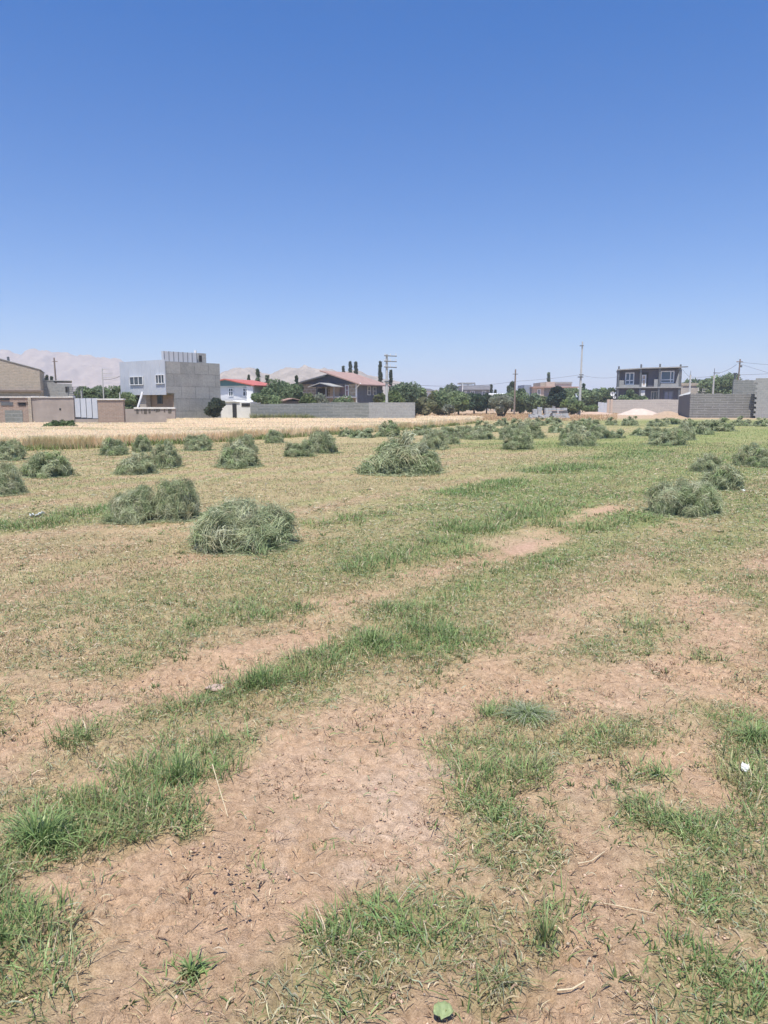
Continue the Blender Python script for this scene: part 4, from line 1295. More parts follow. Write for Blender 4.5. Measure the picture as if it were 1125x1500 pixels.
# ---- heaps
def mound(name, lab, cat, u, Y, wpx, v_top, mat, seed, dep=.7):
    g = np.random.default_rng(seed)
    rx = wpx / 1095 * Y / 2; hh = Z(v_top, Y)
    n = 40
    gx, gy = np.meshgrid(np.linspace(-1.15, 1.15, n), np.linspace(-1.15, 1.15, n))
    rr = np.hypot(gx, gy) * (1 + .25*(fbm(gx*2+seed, gy*2, seed, 3)-.5))
    z = hh * np.clip(1.25 * (1 - rr), 0, 1) ** .75 * .9 * (1 + .35*(fbm(gx*3+seed, gy*3, seed+3, 3)-.5)) - .03
    z = np.where(rr >= 1, -.05, z) + .05*hh*(fbm(gx*12, gy*12, seed+9, 2)-.5)
    V = np.stack([gx*rx, gy*rx*dep, z], -1).reshape(-1, 3)
    idx = np.arange(n*n).reshape(n, n)
    F = np.stack([idx[:-1,:-1], idx[:-1,1:], idx[1:,1:], idx[1:,:-1]], -1).reshape(-1, 4)
    o = link_mesh(name, np_mesh(name, V, [F]), mat)
    o.location = (X(u, Y), Y, 0)
    return tag(o, lab, cat)
M_SAND = plain('pale_sand', (.58, .48, .41), .95, .1, 2, bump=.3)
M_DIRT = plain('brown_dirt', (.42, .315, .23), .95, .15, 2, bump=.4)
mound('sand_pile', 'pale heap of sand before the beige block wall', 'sand pile', 938, 97, 62, 597.5, M_SAND, 3)
mound('dirt_mound', 'brown mound of earth right of the pale sand heap', 'dirt mound', 979, 95, 42, 601.5, M_DIRT, 5)
mound('dirt_mound', 'long low bank of reddish earth left of the pale sand heap', 'dirt mound', 872, 100, 75, 602.5, plain('pinkish_dirt', (.50, .37, .29), .95, .12, 2), 6, .4)
mound('dirt_mound', 'reddish earth mound behind the ruined stone wall', 'dirt mound', 817, 96, 30, 597, plain('rosy_dirt', (.46, .30, .23), .95, .15, 2), 7)

# ---- blocks and ruined wall before the trees
def rough_block(name, lab, cat, u0, u1, v0, v1, Y, dep, mat, seed, group=None, rz=0):
    import bmesh
    bm = bmesh.new()
    bmesh.ops.create_cube(bm, size=1)
    bmesh.ops.subdivide_edges(bm, edges=bm.edges[:], cuts=3, use_grid_fill=True)
    g = random.Random(seed)
    w, h = (u1-u0)/1095*Y, Z(v0, Y) - max(0, Z(v1, Y))
    for vv in bm.verts:
        vv.co.x = vv.co.x*w + g.uniform(-1, 1)*.04*w
        vv.co.y = vv.co.y*dep + g.uniform(-1, 1)*.03*dep
        vv.co.z = (vv.co.z+.5)*h + g.uniform(-1, 1)*.03*h
    me = bpy.data.meshes.new(name); bm.to_mesh(me); bm.free()
    o = link_mesh(name, me, mat)
    o.location = (X((u0+u1)/2, Y), Y, max(0, Z(v1, Y)) - .02)
    o.rotation_euler = (0, 0, rz)
    return tag(o, lab, cat, group)
M_GREYB = plain('grey_concrete_block', (.44, .45, .46), .9, .14, 3, bump=.3)
rough_block('concrete_slab', 'shorter left slab of the two upright concrete slabs', 'slab', 781.5, 787.3, 599, 608, 78, .5, M_GREYB, 1, 'upright concrete slabs')
rough_block('concrete_slab', 'taller right slab of the two upright concrete slabs', 'slab', 788, 794, 596.3, 608, 78.2, .5, M_GREYB, 2, 'upright concrete slabs')
rough_block('concrete_block', 'broad grey concrete block lying before the upright slabs', 'block', 776, 788, 606.5, 613, 74, .9, M_GREYB, 3)
rough_block('concrete_block', 'low concrete block between the upright slabs and the ruined wall', 'block', 790, 799, 608, 614, 74.4, .8, M_GREYB, 4)
rw = thing('ruined_wall', 'low ruined wall of dark and pale stones before the round dark tree', 'ruined wall', (X(799, 76), 76, 0))
for r_ in range(4):
    xx_ = 0; end = (X(831, 76) - X(799, 76)) * (1 - .06 * r_)
    m_ = MB(); m2_ = MB()
    while xx_ < end:
        w_ = random.uniform(.18, .5); hh = random.uniform(.20, .26)
        tgt = m_ if (random.random() < .55 or r_ == 3) else m2_
        a_ = random.uniform(-.04, .04)
        tgt.box(xx_, xx_ + w_ - .03, -.25 + a_ - .08*(3-r_), .4 + a_, r_*.27, r_*.27 + hh)
        xx_ += w_
    m_.build('stone_course', M_GREYB, rw)
    if m2_.v: m2_.build('dark_stones', plain('dark_stone', (.13, .13, .14), .9, .2, 3), rw)

# ---- right: grey block compound
Yr = 79.0
C = (X(1012, Yr), Yr)
g1 = thing('grey_block_wall', 'long dark grey rough block wall with smeared mortar at the right', 'wall', (C[0], C[1], 0), R(-8))
d1 = dirs(-8)
q = lambda u: run(C, d1, u)
L = q(1180)
zt = Z(577, Yr)
m_ = MB(); nb = 20
x_step = q(1106)
for i in range(nb):
    a0, a1 = x_step*i/nb, x_step*(i+1)/nb
    m_.box(a0, a1-.001, 0, .3, 0, zt + random.uniform(-.05, .06))
n_st = 7
for i in range(n_st):                                    # toothed end going down to the right
    m_.box(x_step + .38*i, x_step + .38*(i+1) - .001, 0, .3, 0, zt - .25*(i+1) + random.uniform(-.03, .03))
m_.box(x_step+.38*n_st, L, 0, .3, 0, zt-.25*n_st-.2)
m_.build('wall', M_BLOCKD, g1)
de = (X(994.5, 100) - C[0], 100 - C[1]); le = math.hypot(*de)
g2 = thing('grey_block_wall', 'smooth dark plastered end of the grey block compound facing the sand heap', 'wall', (C[0], C[1]+.002, 0), math.atan2(de[1], de[0]))
MB().box(.05, le, -.3, 0, 0, zt - .02).build('wall', plain('dark_plaster', (.14, .14, .15), .9, .15, 1.5), g2)
sh = thing('lit_wall_top', 'pale slab put in for the sunlit wall top over the smooth dark wall end', 'shed', (X(1004, 98), 98, 0))
ws = X(1013, 98) - X(994, 98)
pz = [(994.5, 96, 580.2), (1011.5, 84, 577), (1011.5, 92, 573.6), (996, 101, 578.6)]
MB().slab([(X(a_, b_) - X(1004, 98), b_ - 98, Z(c_, b_)) for a_, b_, c_ in pz], .10).build('roof', M_POLE, sh)  # pale slab added in place of the sunlit top of the inner wall
MB().box(-ws*.3, ws*.5, -3, -1, 0, Z(580.5,95)-.2).build('wall', M_BEIGE, sh)
Yp = 84.0
g3 = thing('grey_block_wall', 'upper grey block wall stretch rising behind the dark wall near the right edge', 'wall', (X(1073.5, Yp), Yp, 0), R(-6))
L = run((X(1073.5, Yp), Yp), dirs(-6), 1110)
m_ = MB()
for i in range(8): m_.box(L*i/8, L*(i+1)/8-.001, 0, .3, 0, Z(556.5,Yp)+random.uniform(-.05,.05))
m_.build('wall', M_BLOCK, g3)
g4 = thing('block_pier', 'tall pale block pier with a toothed edge at the right end', 'pier', (X(1109, 77), 77, 0), R(-28))
zt4 = Z(551, 77); m_ = MB()
wp_ = (X(1124, 77) - X(1109, 77)) * 1.12
nr_ = int(zt4/.24)
for i in range(nr_):
    off = (-.18 if i % 2 else 0) - (.35 if i >= nr_-2 else 0) * .6
    m_.box(off, wp_, 0, 1.0 + (.2 if i % 2 else 0), i*.24, i*.24+.239)
m_.build('wall', M_BLOCKL, g4)
Y_ = 138.0
h_ = thing('cream_house', 'low cream block house behind the grey compound, right of the dark house', 'house', (X(993, Y_), Y_, 0))
q = lambda u: X(u, Y_) - X(993, Y_)
MB().box(0, q(1028), 0, 7, 0, Z(565,Y_)).build('wall', M_BEIGEBLOCK, h_)
MB().box(-.1, q(1028.4), -.15, 7, Z(565,Y_)+.002, Z(561,Y_)).build('roof_band', M_BRICK, h_)
MB().box(q(1022), q(1023), -.2, -.01, 0, Z(565,Y_)-.05).build('downpipe', M_WHITE, h_)
w_ = thing('garden_fence', 'white lattice fence right of the cream house', 'fence', (X(1029, 130), 130, 0))
L = X(1040, 130) - X(1029, 130)
m_ = MB()
for i in range(6): m_.box(L*i/5-.04, L*i/5+.04, 0, .08, 0, Z(569,130))
m_.build('pickets', M_POLE, w_)
MB().box(-.05, L+.05, -.06, -.002, Z(570.5,130), Z(569.8,130)).box(-.05, L+.05, -.06, -.002, Z(574,130), Z(573,130)).build('rails', M_POLE, w_)

# ------------------------------------------------------------------ poles and wires
def pole(name, lab, u, v_top, Y, r0, r1, mat, lean=0.0, group=None):
    o = thing(name, lab, 'pole', (X(u, Y), Y, 0), 0, group)
    zt = Z(v_top, Y)
    MB().tube((0, 0, -.1), (lean, 0, zt), r0, r1, 10).build('shaft', mat, o)
    return o, zt
Y1 = 64.0
o, zt = pole('utility_pole', 'pale concrete utility pole with three crossarms in front of the poplars', 566.5, 519, Y1, .14, .09, M_POLE)
for i, v in enumerate((521, 529, 537.5)):
    z = Z(v, Y1)
    arm = MB().tube((-.22, -.12, z), (.85, -.25, z - .06), .045, .04).build('crossarm', M_STEEL, o)
    m_ = MB()
    for xx_ in (-.15, .3, .78): m_.tube((xx_, -.14 - .1*xx_, z+.0), (xx_, -.14 - .1*xx_, z+.17), .035, .025)
    m_.build('insulators', M_WHITE, arm)
MB().box(-.2, .2, -.2, .2, Z(560,Y1), Z(558,Y1)).build('collar', M_STEEL, o)
Y2 = 96.0
o, z2 = pole('utility_pole', 'thin weathered wooden pole right of the olive tree', 754, 541, Y2, .13, .09, M_WOOD, .03)
MB().tube((-.35, -.1, z2-.6), (.35, -.1, z2-.6), .04, .04).build('crossarm', M_STEEL, o)
Y3 = 98.0
o, z3 = pole('utility_pole', 'tall pale tapering concrete pole between the stones and the dark house', 849.5, 500.5, Y3, .20, .08, M_POLE, .08)
zz = Z(549, Y3)
MB().tube((-.25, -.25, zz), (.3, -.25, zz), .06, .06).build('bracket', M_STEEL, o)
MB().box(-.3, .3, -.27, .27, Z(553,Y3), Z(551.5,Y3)).build('collar', M_STEEL, o)
MB().box(-.22, .22, -.22, .22, Z(507,Y3), Z(506,Y3)).build('top_clamp', M_STEEL, o)
Y4 = 62.0
o, z4 = pole('utility_pole', 'thin dark pole against the hills behind the left mud wall', 83.5, 524, Y4, .09, .06, M_WOOD, -.06)
MB().tube((-.2, 0, z4-.3), (.2, 0, z4-.3), .03, .03).build('crossarm', M_WOOD, o)
Y5 = 70.0
o = thing('antenna_mast', 'pale mast with three short side arms left of the metal clad storey', 'antenna', (X(151.5, Y5), Y5, 0))
MB().tube((0, 0, 0), (0, 0, Z(540, Y5)), .06, .05).build('mast', M_POLE, o)
for v, u in ((541, 162), (547, 166), (553, 170)):
    MB().tube((0, 0, Z(v, Y5)), (X(u, Y5) - X(151.5, Y5), 0, Z(v, Y5) + .03), .025, .02).build('arm', M_POLE, o)
Y6 = 112.0
o, z6 = pole('utility_pole', 'short pale concrete post right of the dark house', 1010, 549, Y6, .15, .12, M_POLE)
MB().tube((0, 0, z6), (0, 0, Z(543, Y6)), .04, .03).build('pin', M_STEEL, o)
Y7 = 118.0
o, z7 = pole('utility_pole', 'pale concrete pole in front of the trees above the grey block wall', 1044, 549, Y7, .17, .12, M_POLE, .06)
MB().tube((.06, 0, z7), (.06, 0, Z(539.5, Y7)), .06, .04).build('pin', M_STEEL, o)
MB().tube((-.1, -.1, Z(546,Y7)), (.85, -.1, Z(546.5,Y7)), .06, .05).build('crossarm', M_STEEL, o)
Y8 = 92.0
o, z8 = pole('utility_pole', 'wooden pole with wires rising behind the upper grey wall', 1079, 526, Y8, .11, .08, M_WOOD, .16)
MB().tube((-.3, -.1, Z(530,Y8)), (.45, -.1, Z(530,Y8)), .06, .05).build('crossarm', M_WOOD, o)
MB().box(.2, .42, -.1, .1, Z(538,Y8), Z(535,Y8)).build('junction_box', M_STEEL, o)
Y9 = 86.0
o, z9 = pole('utility_pole', 'short thick dark post on top of the upper grey wall', 1075, 547.5, Y9, .10, .10, M_STEEL)
MB().box(-.14, .14, -.14, .14, z9, z9+.1).build('cap', M_STEEL, o)
def wire(lab, pts, r=.015):
    """pts: (column, row, depth); sags between the ends"""
    me = MB()
    P = [Vector((X(u, Y, v), Y, Z(v, Y))) for u, v, Y in pts]
    for a, b in zip(P[:-1], P[1:]):
        prev = a; nseg = 10; sag = (b - a).length * .012
        for i in range(1, nseg + 1):
            t_ = i / nseg
            c_ = a.lerp(b, t_); c_.z -= sag * 4 * t_ * (1 - t_)
            me.tube(prev, c_, r, r, 5); prev = c_
    tag(me.build('power_line', M_STEEL), lab, 'power line')
wire('cable from the crossarm pole to the wooden pole', [(566, 561, Y1), (754, 558.5, Y2)])
wire('cable between the wooden pole and the tall concrete pole', [(754, 558.5, Y2), (849.5, 549, Y3)])
wire('cable from the tall concrete pole to the dark house', [(849.5, 549, Y3), (904, 552, 119)])
wire('upper cable from the wired wooden pole past the right edge', [(1080, 530, Y8), (1200, 536, 80)])
wire('lower cable from the short dark post past the right edge', [(1075, 549, Y9), (1200, 541, 76)])
wire('sloping stay cable from the wired wooden pole down to the right', [(1081, 532, Y8), (1180, 560, 84)], .014)
wire('cable from the pale concrete pole up to the wired wooden pole', [(1045, 546.5, Y7), (1079, 534, Y8)], .02)
wire('cable from the pale concrete pole to the short dark post', [(1048, 547, Y7), (1075, 549.5, Y9)], .02)
wire('cable from the dark house to the pale concrete pole', [(1000, 541, 119), (1010, 552, Y6), (1044, 551, Y7)], .02)
wire('cable running from the antenna mast to the concrete house', [(152, 556, Y5), (178, 550, 62)], .02)

# ------------------------------------------------------------------ trees and bushes
def leaf_cloud(seed, rx, ry, z0, z1, shape, n, size, cols, clumps):
    g = np.random.default_rng(seed)
    H = z1 - z0
    C = []
    while len(C) < clumps:
        p = g.uniform(-1, 1, 3)
        if shape == 'spire':
            t_ = (p[2] + 1) / 2
            rr = (.55 + .6 * t_) * (1 - t_) ** .55 + .06
            q_ = math.sqrt(abs(p[0])); an_ = p[1] * math.pi
            C.append((q_*math.cos(an_)*rx*rr*.7, q_*math.sin(an_)*ry*rr*.7, z0 + t_*H))
        elif shape == 'cone':
            t_ = (p[2] + 1) / 2
            t_ = t_ ** 1.25
            q_ = math.sqrt(abs(p[0])) * (1.02 - t_); an_ = p[1] * math.pi
            C.append((q_*math.cos(an_)*rx, q_*math.sin(an_)*ry, z0 + t_*H))
        else:
            if np.linalg.norm(p) > 1: continue
            if np.linalg.norm(p) < .45 and g.random() < .7: continue
            C.append((p[0]*rx, p[1]*ry, z0 + H*(.5 + .5*p[2])))
    C = np.array(C)
    T = np.array(cols)
    cc = T[g.integers(0, len(T), clumps)] * g.uniform(.72, 1.28, (clumps, 1))
    cr = g.uniform(.6, 1.3, clumps) * (.30 if shape == 'round' else .20) * (rx + H * .5) * .5 * (2.2 if clumps < 30 else 1.25)
    if shape == 'spire': cr = rx * (.62 - .35 * (C[:, 2] - z0) / H)
    if shape == 'cone': cr = np.minimum(cr, rx * (.55 - .35 * (C[:, 2] - z0) / H))
    i = g.integers(0, clumps, n)
    d = g.normal(0, 1, (n, 3)); d /= np.linalg.norm(d, axis=1)[:, None]
    P = C[i] + d * (cr[i] * g.uniform(.35, 1.0, n) ** .6)[:, None] * np.array([1, 1, .8])
    P[:, 2] = np.maximum(P[:, 2], .05)
    u = d + g.normal(0, .8, (n, 3)); w = g.normal(0, 1, (n, 3))
    a = np.cross(u, w); a /= np.linalg.norm(a, axis=1)[:, None]
    b = np.cross(u, a); b /= np.linalg.norm(b, axis=1)[:, None]
    s = (size * g.uniform(.6, 1.4, n))[:, None]
    V = np.stack([P - a*s*.5, P + b*s*.85 , P + a*s*.5, P - b*s*.85], 1).reshape(-1, 3)
    F = np.arange(n*4).reshape(n, 4)
    col = cc[i] * g.uniform(.8, 1.2, (n, 1))
    return V, [F], np.repeat(col, 4, 0).clip(0, 1)
DARKG = [(.165, .215, .135), (.19, .245, .15), (.14, .19, .12)]
MIDG = [(.235, .305, .155), (.265, .335, .175), (.20, .265, .14)]
LIGHTG = [(.22, .28, .11), (.26, .31, .14), (.18, .24, .10)]
OLIVEG = [(.24, .25, .14), (.29, .28, .17), (.20, .22, .11)]
GREYG = [(.30, .32, .24), (.35, .36, .28), (.25, .27, .20)]
POPG = [(.12, .155, .12), (.14, .175, .125)]
def tree(name, lab, cat, u, v_top, wpx, Y, cols, shape='round', v_bot=None, n=2600, group=None, size=None, clumps=None, trunk=True, z_bot=None, dep=1.0):
    x0 = X(u, Y)
    rx = wpx / 1095 * Y / 2
    zt = Z(v_top, Y)
    zb = z_bot if z_bot is not None else (max(.15, Z(v_bot, Y)) if v_bot else max(.3, zt * .12))
    o = thing(name, lab, cat, (x0, Y, 0), 0, group)
    sd_ = int(u * 7 + v_top * 3) % 99991
    size = size or .0021 * Y
    n = int(n * 1.9)
    k = clumps or (int(max(20, (zt - zb) / rx * 7)) if shape != 'round' else int(max(14, min(60, rx * 12))))
    shr = .80 if shape == 'round' else .82
    V, F, Cc = leaf_cloud(sd_, rx * shr, rx * shr * dep, zb + (zt - zb) * .10, zb + (zt - zb) * (.93 if shape == 'round' else 1.0), shape, n, size, cols, k)
    link_mesh('crown', np_mesh('crown', V, F, Cc), M_LEAF, o)
    if trunk:
        g = random.Random(sd_)
        m = MB()
        r = max(.06, rx * .07)
        mid = zb + (zt - zb) * .45
        m.tube((0, 0, -.05), (g.uniform(-.1, .1)*rx, 0, mid), r * 1.3, r * .6, 7)
        for i in range(5):
            a = g.uniform(0, 6.28)
            m.tube((0, 0, zb * .5 + (mid - zb*.5) * g.uniform(.3, .9)), (rx*.65*math.cos(a), rx*.65*math.sin(a), zb + (zt-zb)*g.uniform(.45, .85)), r*.45, r*.15, 5)
        m.build('trunk', M_BARK, o)
    return o
# left
tree('leafy_tree', 'bushy green tree left of the metal clad house, first from the mesh fence', 'tree', 127, 566, 34, 62, MIDG)
tree('leafy_tree', 'bushy green tree behind the antenna mast', 'tree', 152, 564, 32, 73, DARKG)
tree('leafy_tree', 'light green tree against the left edge of the metal clad house', 'tree', 173, 565, 28, 64, MIDG + LIGHTG[:1])
tree('leafy_tree', 'shadowy bush under the metal overhang of the concrete house', 'tree', 190, 575, 26, 60, MIDG)
for u, v, lab in ((63.5, 547, 'dark conifer tip beside the brick barn gable, taller of three'), (70, 550, 'dark conifer tip above the block outbuilding, middle of three'), (77, 553, 'dark conifer tip above the block outbuilding, smallest of three')):
    tree('conifer', lab, 'tree', u, v, 13, 84, POPG, 'cone', n=900, group='conifers behind the brick barn', z_bot=1.5)
tree('shrub', 'dark grey green bush against the foot of the concrete house', 'bush', 313, 579, 26, 58.6, [(.075, .10, .07), (.10, .125, .085)], v_bot=611, n=2600)
tree('shrub', 'dark green bush growing in the wheat field', 'bush', 88, 617, 60, 37.5, [(.13, .19, .08), (.17, .23, .10)], n=3200, z_bot=.12, trunk=False, size=.07, clumps=46)
# around the white house and villa
tree('conifer', 'feathery conifer rising behind the red roof, taller one', 'tree', 378, 542, 21, 92, DARKG, 'cone', n=1700)
tree('conifer', 'feathery conifer rising behind the right end of the red roof, lower one', 'tree', 392, 548, 22, 95, DARKG, 'cone', n=1700)
tree('conifer', 'small conifer tip just left of the taller feathery one', 'tree', 365, 550, 13, 95, DARKG, 'cone', n=600)
tree('leafy_tree', 'large round green tree between the white house and the villa', 'tree', 417, 556, 62, 70, MIDG, n=5200)
tree('leafy_tree', 'lower left green tree in front of the white house side wall', 'tree', 388, 567, 36, 64, MIDG, n=2600)
tree('cypress', 'narrow dark cypress close to the left gable of the villa', 'tree', 434.5, 551, 10, 72, DARKG, 'spire', n=1300)
tree('cypress', 'short dark cypress at the left corner of the villa', 'tree', 441, 563, 13, 71, DARKG, 'spire', n=1200)
tree('shrub', 'yellow green shrub behind the wall in front of the villa stone front', 'bush', 449, 578, 26, 64, LIGHTG, n=1600)
tree('shrub', 'grey green shrub before the villa porch', 'bush', 470, 578, 24, 65, GREYG, n=1500)
tree('shrub', 'clipped green hedge under the villa balcony', 'bush', 500, 583.5, 44, 68, MIDG, n=2200, dep=.4)
tree('poplar', 'low poplar tip behind the villa roof, left of the twin poplars', 'tree', 503, 537, 8, 130, POPG, 'spire', n=1000)
tree('poplar', 'left one of the twin poplars behind the villa roof', 'tree', 513.3, 530.5, 9.5, 130, POPG, 'spire', n=1700)
tree('poplar', 'right one of the twin poplars behind the villa roof', 'tree', 521.5, 531, 9.5, 132, POPG, 'spire', n=1700)
tree('poplar', 'tall slim poplar left of the crossarm pole', 'tree', 557, 530, 9.5, 108, POPG, 'spire', n=2000)
tree('poplar', 'short poplar just right of the crossarm pole', 'tree', 572.3, 543, 8.5, 108, POPG, 'spire', n=1300)
tree('leafy_tree', 'broad dark green tree right of the crossarm pole', 'tree', 588, 557.5, 48, 80, MIDG + DARKG, n=4200)
tree('leafy_tree', 'yellow green tree at the foot of the crossarm pole', 'tree', 576, 571, 28, 71, LIGHTG, n=2000)
tree('leafy_tree', 'yellow green shrub by the villa side wall behind the pole', 'tree', 558, 571, 18, 74, LIGHTG + OLIVEG, n=1300)
tree('leafy_tree', 'dark green tree sloping down left of the tiny white house', 'tree', 609, 567, 34, 86, MIDG, n=2400)
tree('shrub', 'olive coloured shrub just right of the pale block wall', 'bush', 622, 583, 30, 82, OLIVEG, n=1800)
tree('leafy_tree', 'olive green tree right of the tiny white house', 'tree', 643, 574, 40, 90, OLIVEG + MIDG[:1], n=2800)
tree('shrub', 'small silvery bush in the dry grass right of the pale block wall', 'bush', 658, 593, 17, 84, GREYG, n=900)
tree('leafy_tree', 'dark distant tree left of the grey house', 'tree', 659, 565, 36, 128, DARKG + MIDG[:1], n=2400)
tree('cypress', 'dark distant tip on the left of the trees by the grey house', 'tree', 646, 568, 9, 135, DARKG, 'spire', n=700)
tree('leafy_tree', 'bright green tree just left below the grey house', 'tree', 672, 573, 34, 97, MIDG + LIGHTG[:1], n=2600)
tree('leafy_tree', 'bluish green tree below the windows of the grey house', 'tree', 695, 577, 34, 101, [(.065, .105, .06), (.08, .125, .075)], n=2500)
tree('leafy_tree', 'bluish green tree between the grey house and the olive tree', 'tree', 713, 578, 26, 104, [(.065, .105, .06), (.08, .125, .075)], n=1900)
tree('cypress', 'small dark cypress just right of the grey house', 'tree', 719.5, 564.5, 6, 150, POPG, 'spire', n=700)
tree('cypress', 'tiny dark cypress right of the small one by the grey house', 'tree', 725.5, 572, 6, 150, POPG, 'spire', n=500)
o = tree('olive_tree', 'silvery olive tree with a short dark trunk at the end of the wheat', 'tree', 734, 581, 40, 82, GREYG, v_bot=604, n=3600, size=.13)
m_ = MB()
for a_, l_ in ((-.5, .7), (.25, .9), (.75, .6), (-.1, 1.0)):
    m_.tube((a_*.25, 0, -.05), (a_*1.1, random.uniform(-.3,.3), 1.3*l_+.3), .17, .07, 7)
m_.build('stem', M_BARK, o)
tree('leafy_tree', 'pointed dark tree behind the wooden pole', 'tree', 750, 559.5, 34, 128, DARKG, 'cone', n=2200)
tree('leafy_tree', 'green tree right behind the wooden pole', 'tree', 762, 569, 36, 106, MIDG, n=2800)
tree('leafy_tree', 'dull green tree behind the olive tree', 'tree', 740, 577, 30, 112, MIDG, n=1700)
tree('leafy_tree', 'dark green tree above the upright concrete slabs', 'tree', 781, 577, 28, 101, DARKG + MIDG[:1], n=2300)
tree('leafy_tree', 'dull tree under the front of the beige house', 'tree', 797, 580, 26, 104, MIDG + OLIVEG[:1], n=1800)
tree('poplar', 'small dark tree sticking up behind the beige house', 'tree', 803, 546, 7, 190, DARKG, 'spire', n=800)
tree('leafy_tree', 'round very dark tree in front of the beige house', 'tree', 815, 567, 28, 99, [(.03, .05, .04), (.04, .065, .05)], v_bot=597, n=3200)
tree('leafy_tree', 'green tree between the very dark tree and the tall pole', 'tree', 834, 567, 30, 110, MIDG, n=2300)
tree('leafy_tree', 'lighter green shrub behind the ruined wall right end', 'tree', 838, 584, 30, 97, LIGHTG + MIDG, n=1900)
tree('leafy_tree', 'slim dark bush left against the tall pole', 'tree', 845, 580, 14, 101, DARKG, n=1100)
tree('cypress', 'narrow dark treetop right of the tall pole', 'tree', 854.5, 562.5, 8, 125, DARKG, 'spire', n=900)
tree('leafy_tree', 'green tree right beside the tall pole', 'tree', 862, 571, 30, 120, MIDG + DARKG, n=2200)
tree('leafy_tree', 'dark green tree behind the yard gate, topped by wispy twigs', 'tree', 876, 566, 28, 122, DARKG + MIDG, n=2200)
tree('leafy_tree', 'dark green tree left of the satellite dishes', 'tree', 892, 569, 24, 124, DARKG, n=1900)
tree('shrub', 'pale green shrub at the foot of the trees left of the yard gate', 'bush', 866, 594, 22, 103, LIGHTG, n=1100)
tree('shrub', 'dark green vine before the lower left window of the dark house', 'bush', 922, 572, 32, 115, MIDG, n=1700, dep=.5)
tree('shrub', 'green bush behind the block wall in front of the white board', 'bush', 941, 579, 22, 114, MIDG, n=1000, dep=.5)
tree('leafy_tree', 'round dark green tree behind the cream house', 'tree', 1018, 551, 36, 150, MIDG + DARKG, n=2200)
tree('leafy_tree', 'dark green tree left of the wired wooden pole', 'tree', 1062, 549, 42, 128, MIDG, n=3000)
tree('leafy_tree', 'green tree behind the pale concrete pole', 'tree', 1040, 550, 22, 135, MIDG + DARKG, n=1500)

# ------------------------------------------------------------------ far hills
def hills(name, prof, Y0, depth, cols, seed, rough):
    us = np.array([p[0] for p in prof], float); vs = np.array([p[1] for p in prof], float)
    nu, nd = 620, 90
    uu = np.linspace(us[0], us[-1], nu)
    ridge = np.interp(uu, us, vs) 
    hr = CAM_H + (V_HORIZON - ridge) / 1107.0 * (Y0 + depth * .5)
    tt = np.linspace(0, 1, nd)
    U, T_ = np.meshgrid(uu, tt)
    Yy = Y0 + depth * T_
    Xx = (U - 562.5) / 1095 * (Y0 + depth * .5) 
    Hh = np.tile(hr, (nd, 1))
    shp = np.where(T_ < .5, (T_ / .5) ** .8, ((1 - T_) / .5) ** 1.2)
    nz = 1 - np.abs(2 * fbm(Xx * .02 + seed, Yy * .012, seed, 5) - 1)
    nz2 = fbm(Xx * .085, Yy * .05, seed + 5, 4)
    sp = 1 - sstep(.0, .5, np.abs(T_ - .5) * 2)
    Zz = Hh * shp * (1 - rough * (1 - nz) * (1 - .6 * sp) * 1.6) + (nz2 - .5) * Hh * .09
    Zz = np.where((T_ == 0) | (T_ == 1), -4, Zz)
    V = np.stack([Xx, Yy, Zz], -1).reshape(-1, 3)
    idx = np.arange(nu * nd).reshape(nd, nu)
    F = np.stack([idx[:-1, :-1], idx[:-1, 1:], idx[1:, 1:], idx[1:, :-1]], -1).reshape(-1, 4)
    mt, t, p, out = new_mat(name + '_rock')
    g = N(t, 'ShaderNodeNewGeometry')
    f = ramp(t, noise(t, .06, 9, g.outputs['Position'], .7), .38, .62)
    f2 = ramp(t, noise(t, .38, 4, g.outputs['Position'], .7), .58, .66)
    c_ = mixc(t, f, cols[0], cols[1])
    c_ = mixc(t, mathn(t, 'MULTIPLY', f2, .55), c_, cols[2])
    t.links.new(c_, p.inputs['Base Color'])
    p.inputs['Roughness'].default_value = .95
    p.inputs['Specular IOR Level'].default_value = .05
    tag(link_mesh(name, np_mesh(name, V, [F], smooth=True), mt), 'bare pinkish hills fading in the haze', 'hills', kind='structure')
hills('far_hills', [(-420, 530), (-200, 520), (-60, 514), (0, 512), (30, 513), (60, 511), (85, 512), (110, 518), (140, 518), (170, 523), (200, 528), (235, 537), (270, 548), (330, 560), (420, 566), (520, 569), (640, 574), (760, 583), (900, 588)],
      1100, 500, [(.32, .245, .195), (.42, .335, .275), (.20, .155, .13)], 3, .35)
hills('near_hills', [(230, 588), (290, 566), (322, 545), (340, 535), (360, 529.5), (372, 531), (385, 538), (397, 540), (412, 534), (430, 529.5), (447, 531), (458, 536), (480, 537), (505, 539), (530, 543), (548, 549), (575, 557), (600, 561), (640, 569), (690, 577), (760, 588)],
      680, 300, [(.25, .205, .155), (.42, .35, .28), (.12, .115, .08)], 9, .55)

# ------------------------------------------------------------------ haze
mh, t, p, out = new_mat('haze')
t.nodes.remove(p)
pv = N(t, 'ShaderNodeVolumePrincipled')
pv.inputs['Color'].default_value = (.80, .89, 1.0, 1)
pv.inputs['Density'].default_value = .00062
pv.inputs['Anisotropy'].default_value = .2
t.links.new(pv.outputs[0], out.inputs['Volume'])
hz = MB().box(-4700, 4700, -700, 4700, -6, 104).build('haze', mh)
tag(hz, 'pale summer haze over the plain', 'haze', kind='stuff')

